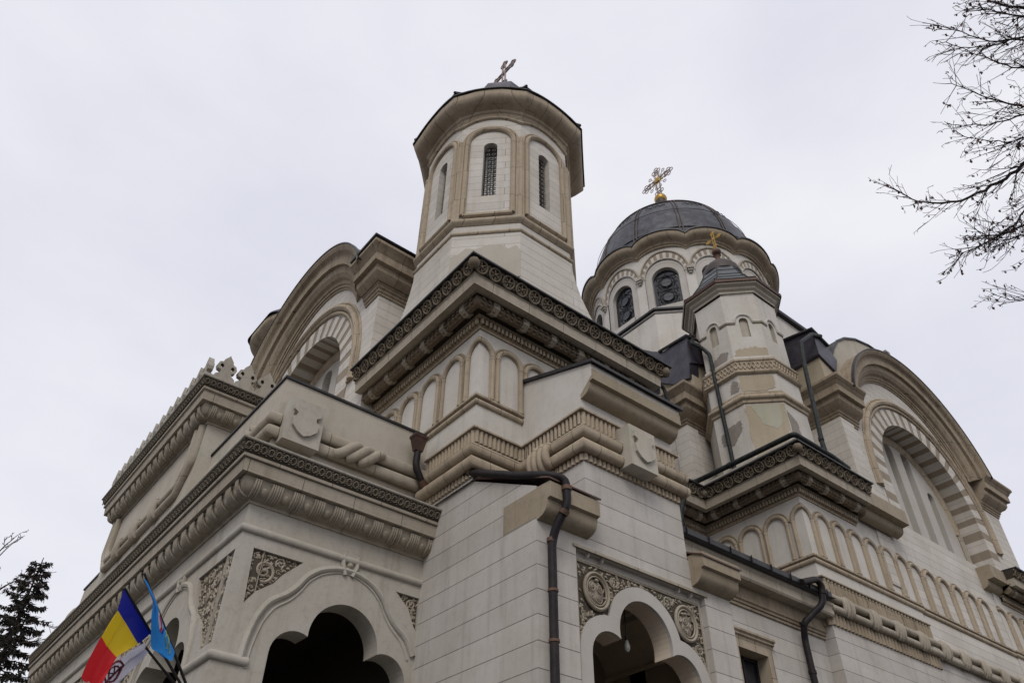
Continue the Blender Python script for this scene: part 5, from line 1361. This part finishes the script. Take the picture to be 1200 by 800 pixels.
def bare_tree(name, label, base, spine, limbs, seed, tw=1.0, leaves=True, rtrunk=.22, dense=False, rmin=.0022):
    t = thing(name, label, 'tree', base); rng = random.Random(seed)
    b = MB(); k_ = len(spine); tube(b, spine, [rtrunk * (1 - .75 * i / (k_ - 1)) for i in range(k_)], BARK, seg=12); b.build('trunk', t, smooth=60)
    lv = MB()
    b = MB()
    def twig(p, d, L_, r, lev):
        n = max(3, int(L_ / .09)); P_ = [p]; dd = d.normalized(); rs = [r]
        for i in range(n):
            dd = (dd + Vector((rng.uniform(-1, 1), rng.uniform(-1, 1), rng.uniform(-.8, 1.0))) * .11).normalized(); P_.append(P_[-1] + dd * (L_ / n)); rs.append(max(rmin, r * (1 - .8 * (i + 1) / n)))
            if lev < 3 and rng.random() < (.62 if lev < 2 else .42):
                q = (dd + Vector((rng.uniform(-1, 1), rng.uniform(-1, 1), rng.uniform(-.9, .9))) * .75).normalized()
                twig(P_[-1], q, L_ * rng.uniform(.22, .48) * (1 - .4 * i / n), max(.003, rs[-1] * .55), lev + 1)
            if leaves and lev >= 1 and rng.random() < .10:
                c = P_[-1]; q = Vector((rng.uniform(-.5, .5), rng.uniform(-.5, .5), -1)).normalized(); l = rng.uniform(.03, .06); w = q.cross(Vector((rng.uniform(-1, 1), rng.uniform(-1, 1), 0))).normalized() * l * .32; u = w.cross(q) * .35
                lv.add([c, c + q * l * .5 - w + u, c + q * l, c + q * l * .5 + w + u, c + q * l * .5], [(0, 1, 4), (1, 2, 4), (2, 3, 4), (3, 0, 4)], LEAF)
        tube(b, P_, rs, BARK, seg=4 if r < .01 else 7, caps=False)
    for pts, r0, dens in limbs:
        P_ = [Vector(p) for p in pts]; fine = []
        for i in range(len(P_) - 1):
            for k in range(6):
                s = k / 6; a = P_[max(i - 1, 0)]; c = P_[i]; e = P_[i + 1]; g_ = P_[min(i + 2, len(P_) - 1)]
                fine.append(.5 * ((2 * c) + (e - a) * s + (2 * a - 5 * c + 4 * e - g_) * s * s + (3 * c - a - 3 * e + g_) * s ** 3) + Vector((rng.uniform(-1, 1), rng.uniform(-1, 1), rng.uniform(-1, 1))) * .012)
        fine.append(P_[-1]); n = len(fine)
        r0 = r0 * (.58 if dense else 1)
        tube(b, fine, [max(.004, r0 * (1 - .88 * i / (n - 1))) for i in range(n)], BARK, seg=7)
        for i in range(2, n):
            dd = (fine[i] - fine[i - 1]).normalized()
            for _ in range(dens):
                if rng.random() < (.88 if dense else .35):
                    q = (dd * .8 + Vector((rng.uniform(-1, 1), rng.uniform(-1, 1), rng.uniform(-.9, .7))) * .7).normalized(); f_ = 1 - i / n
                    twig(fine[i], q, tw * rng.uniform(.35, 1.0) * (.45 + .75 * f_), max(.0045, r0 * .22 * (.3 + f_)), 1)
    b.build('branches', t)
    if leaves: lv.build('withered_leaves', t)
    return t
limbs =  [([(7.75, -0.75, 7.77), (7.57, -0.08, 7.63), (7.58, 0.54, 7.25), (7.42, 0.94, 7.0), (7.18, 1.36, 6.83), (6.83, 1.64, 6.77), (6.42, 1.74, 6.78)], 0.055, 2), ([(8.74, 0.11, 6.68), (8.39, 0.64, 6.77), (8.08, 0.96, 6.79), (7.84, 1.37, 6.69), (7.66, 1.57, 6.55), (7.47, 1.72, 6.42)], 0.035, 2), ([(8.16, -0.5, 7.36), (7.97, 0.15, 7.29), (7.9, 0.78, 7.03), (7.84, 1.1, 6.74), (7.68, 1.33, 6.57), (7.44, 1.42, 6.52)], 0.035, 2), ([(9.1, 0.49, 6.15), (8.83, 1.06, 6.22), (8.58, 1.42, 6.23), (8.38, 1.62, 6.21), (8.13, 1.73, 6.25)], 0.02, 1), ([(7.11, -1.31, 8.29), (6.87, -0.66, 8.11), (6.53, -0.24, 7.96), (6.09, 0.03, 7.87), (5.58, 0.18, 7.81)], 0.05, 3), ([(7.44, -1.06, 8.03), (7.09, -0.53, 8.0), (6.76, -0.11, 7.9), (6.44, 0.24, 7.77), (6.05, 0.58, 7.68)], 0.04, 2), ([(7.21, -0.93, 7.57), (6.89, -0.41, 7.54), (6.52, -0.06, 7.52), (6.11, 0.26, 7.5), (5.59, 0.52, 7.54)], 0.035, 2), ([(7.94, -0.67, 7.58), (7.57, -0.13, 7.56), (7.24, 0.3, 7.46), (6.81, 0.55, 7.44), (6.27, 0.76, 7.49)], 0.04, 2), ([(8.0, -0.63, 7.53), (7.75, -0.1, 7.45), (7.34, 0.33, 7.5), (7.05, 0.69, 7.41), (6.7, 0.96, 7.36)], 0.035, 2), ([(8.05, -0.59, 7.47), (7.86, -0.01, 7.34), (7.48, 0.45, 7.35), (7.21, 0.73, 7.25), (6.81, 0.98, 7.26)], 0.03, 2), ([(7.78, -0.81, 7.74), (7.42, -0.37, 7.77), (7.06, 0.08, 7.77), (6.72, 0.3, 7.73), (6.1, 0.58, 7.9)], 0.035, 2), ([(8.95, 0.24, 6.39), (8.53, 0.64, 6.51), (8.08, 1.03, 6.62), (7.78, 1.3, 6.54), (7.46, 1.46, 6.49)], 0.03, 2), ([(7.28, -1.19, 8.16), (6.92, -0.77, 8.19), (6.76, -0.25, 8.03), (6.44, -0.02, 7.97), (6.06, 0.16, 7.96)], 0.045, 3)]
rtree = bare_tree('bare_tree', 'bare branches with a few withered leaves reaching in from the right', (8.73, -0.74, GZ), [(8.73, -0.74, GZ), (8.63, -0.64, 3.0), (8.53, -0.44, 7.0), (8.43, -0.44, 10.5)], limbs, 11, .68, dense=True)
rtree.location = rtree.location + Vector((.15, -.12, .06))
limbs2 =  [([(0.97, 36.98, 8.7), (1.44, 35.83, 10.98), (1.79, 34.79, 12.48), (2.05, 33.96, 13.23), (2.32, 33.25, 13.61)], 0.06, 1), ([(1.22, 37.09, 8.18), (1.69, 35.64, 10.99), (2.06, 34.23, 12.98), (2.43, 33.31, 13.43)], 0.05, 1), ([(1.34, 37.14, 7.93), (1.96, 35.95, 10.5), (2.6, 34.9, 11.99), (3.24, 34.22, 12.29), (4.0, 33.71, 11.99)], 0.05, 2), ([(1.71, 37.28, 7.17), (2.48, 36.45, 9.49), (3.29, 35.77, 10.76), (4.23, 35.28, 11.18), (4.82, 34.97, 11.07)], 0.05, 2), ([(1.95, 37.36, 6.66), (2.73, 36.57, 8.95), (3.6, 35.94, 10.07), (4.23, 35.48, 10.51), (5.14, 35.19, 10.22)], 0.05, 2)]
bare_tree('bare_tree', 'leafless tree rising behind the dark fir at the left edge', (1.59, 37.24, GZ), [(1.59, 37.24, GZ), (1.59, 37.24, 10.42)], limbs2, 5, 1.5, leaves=False, rtrunk=.3, rmin=.011)
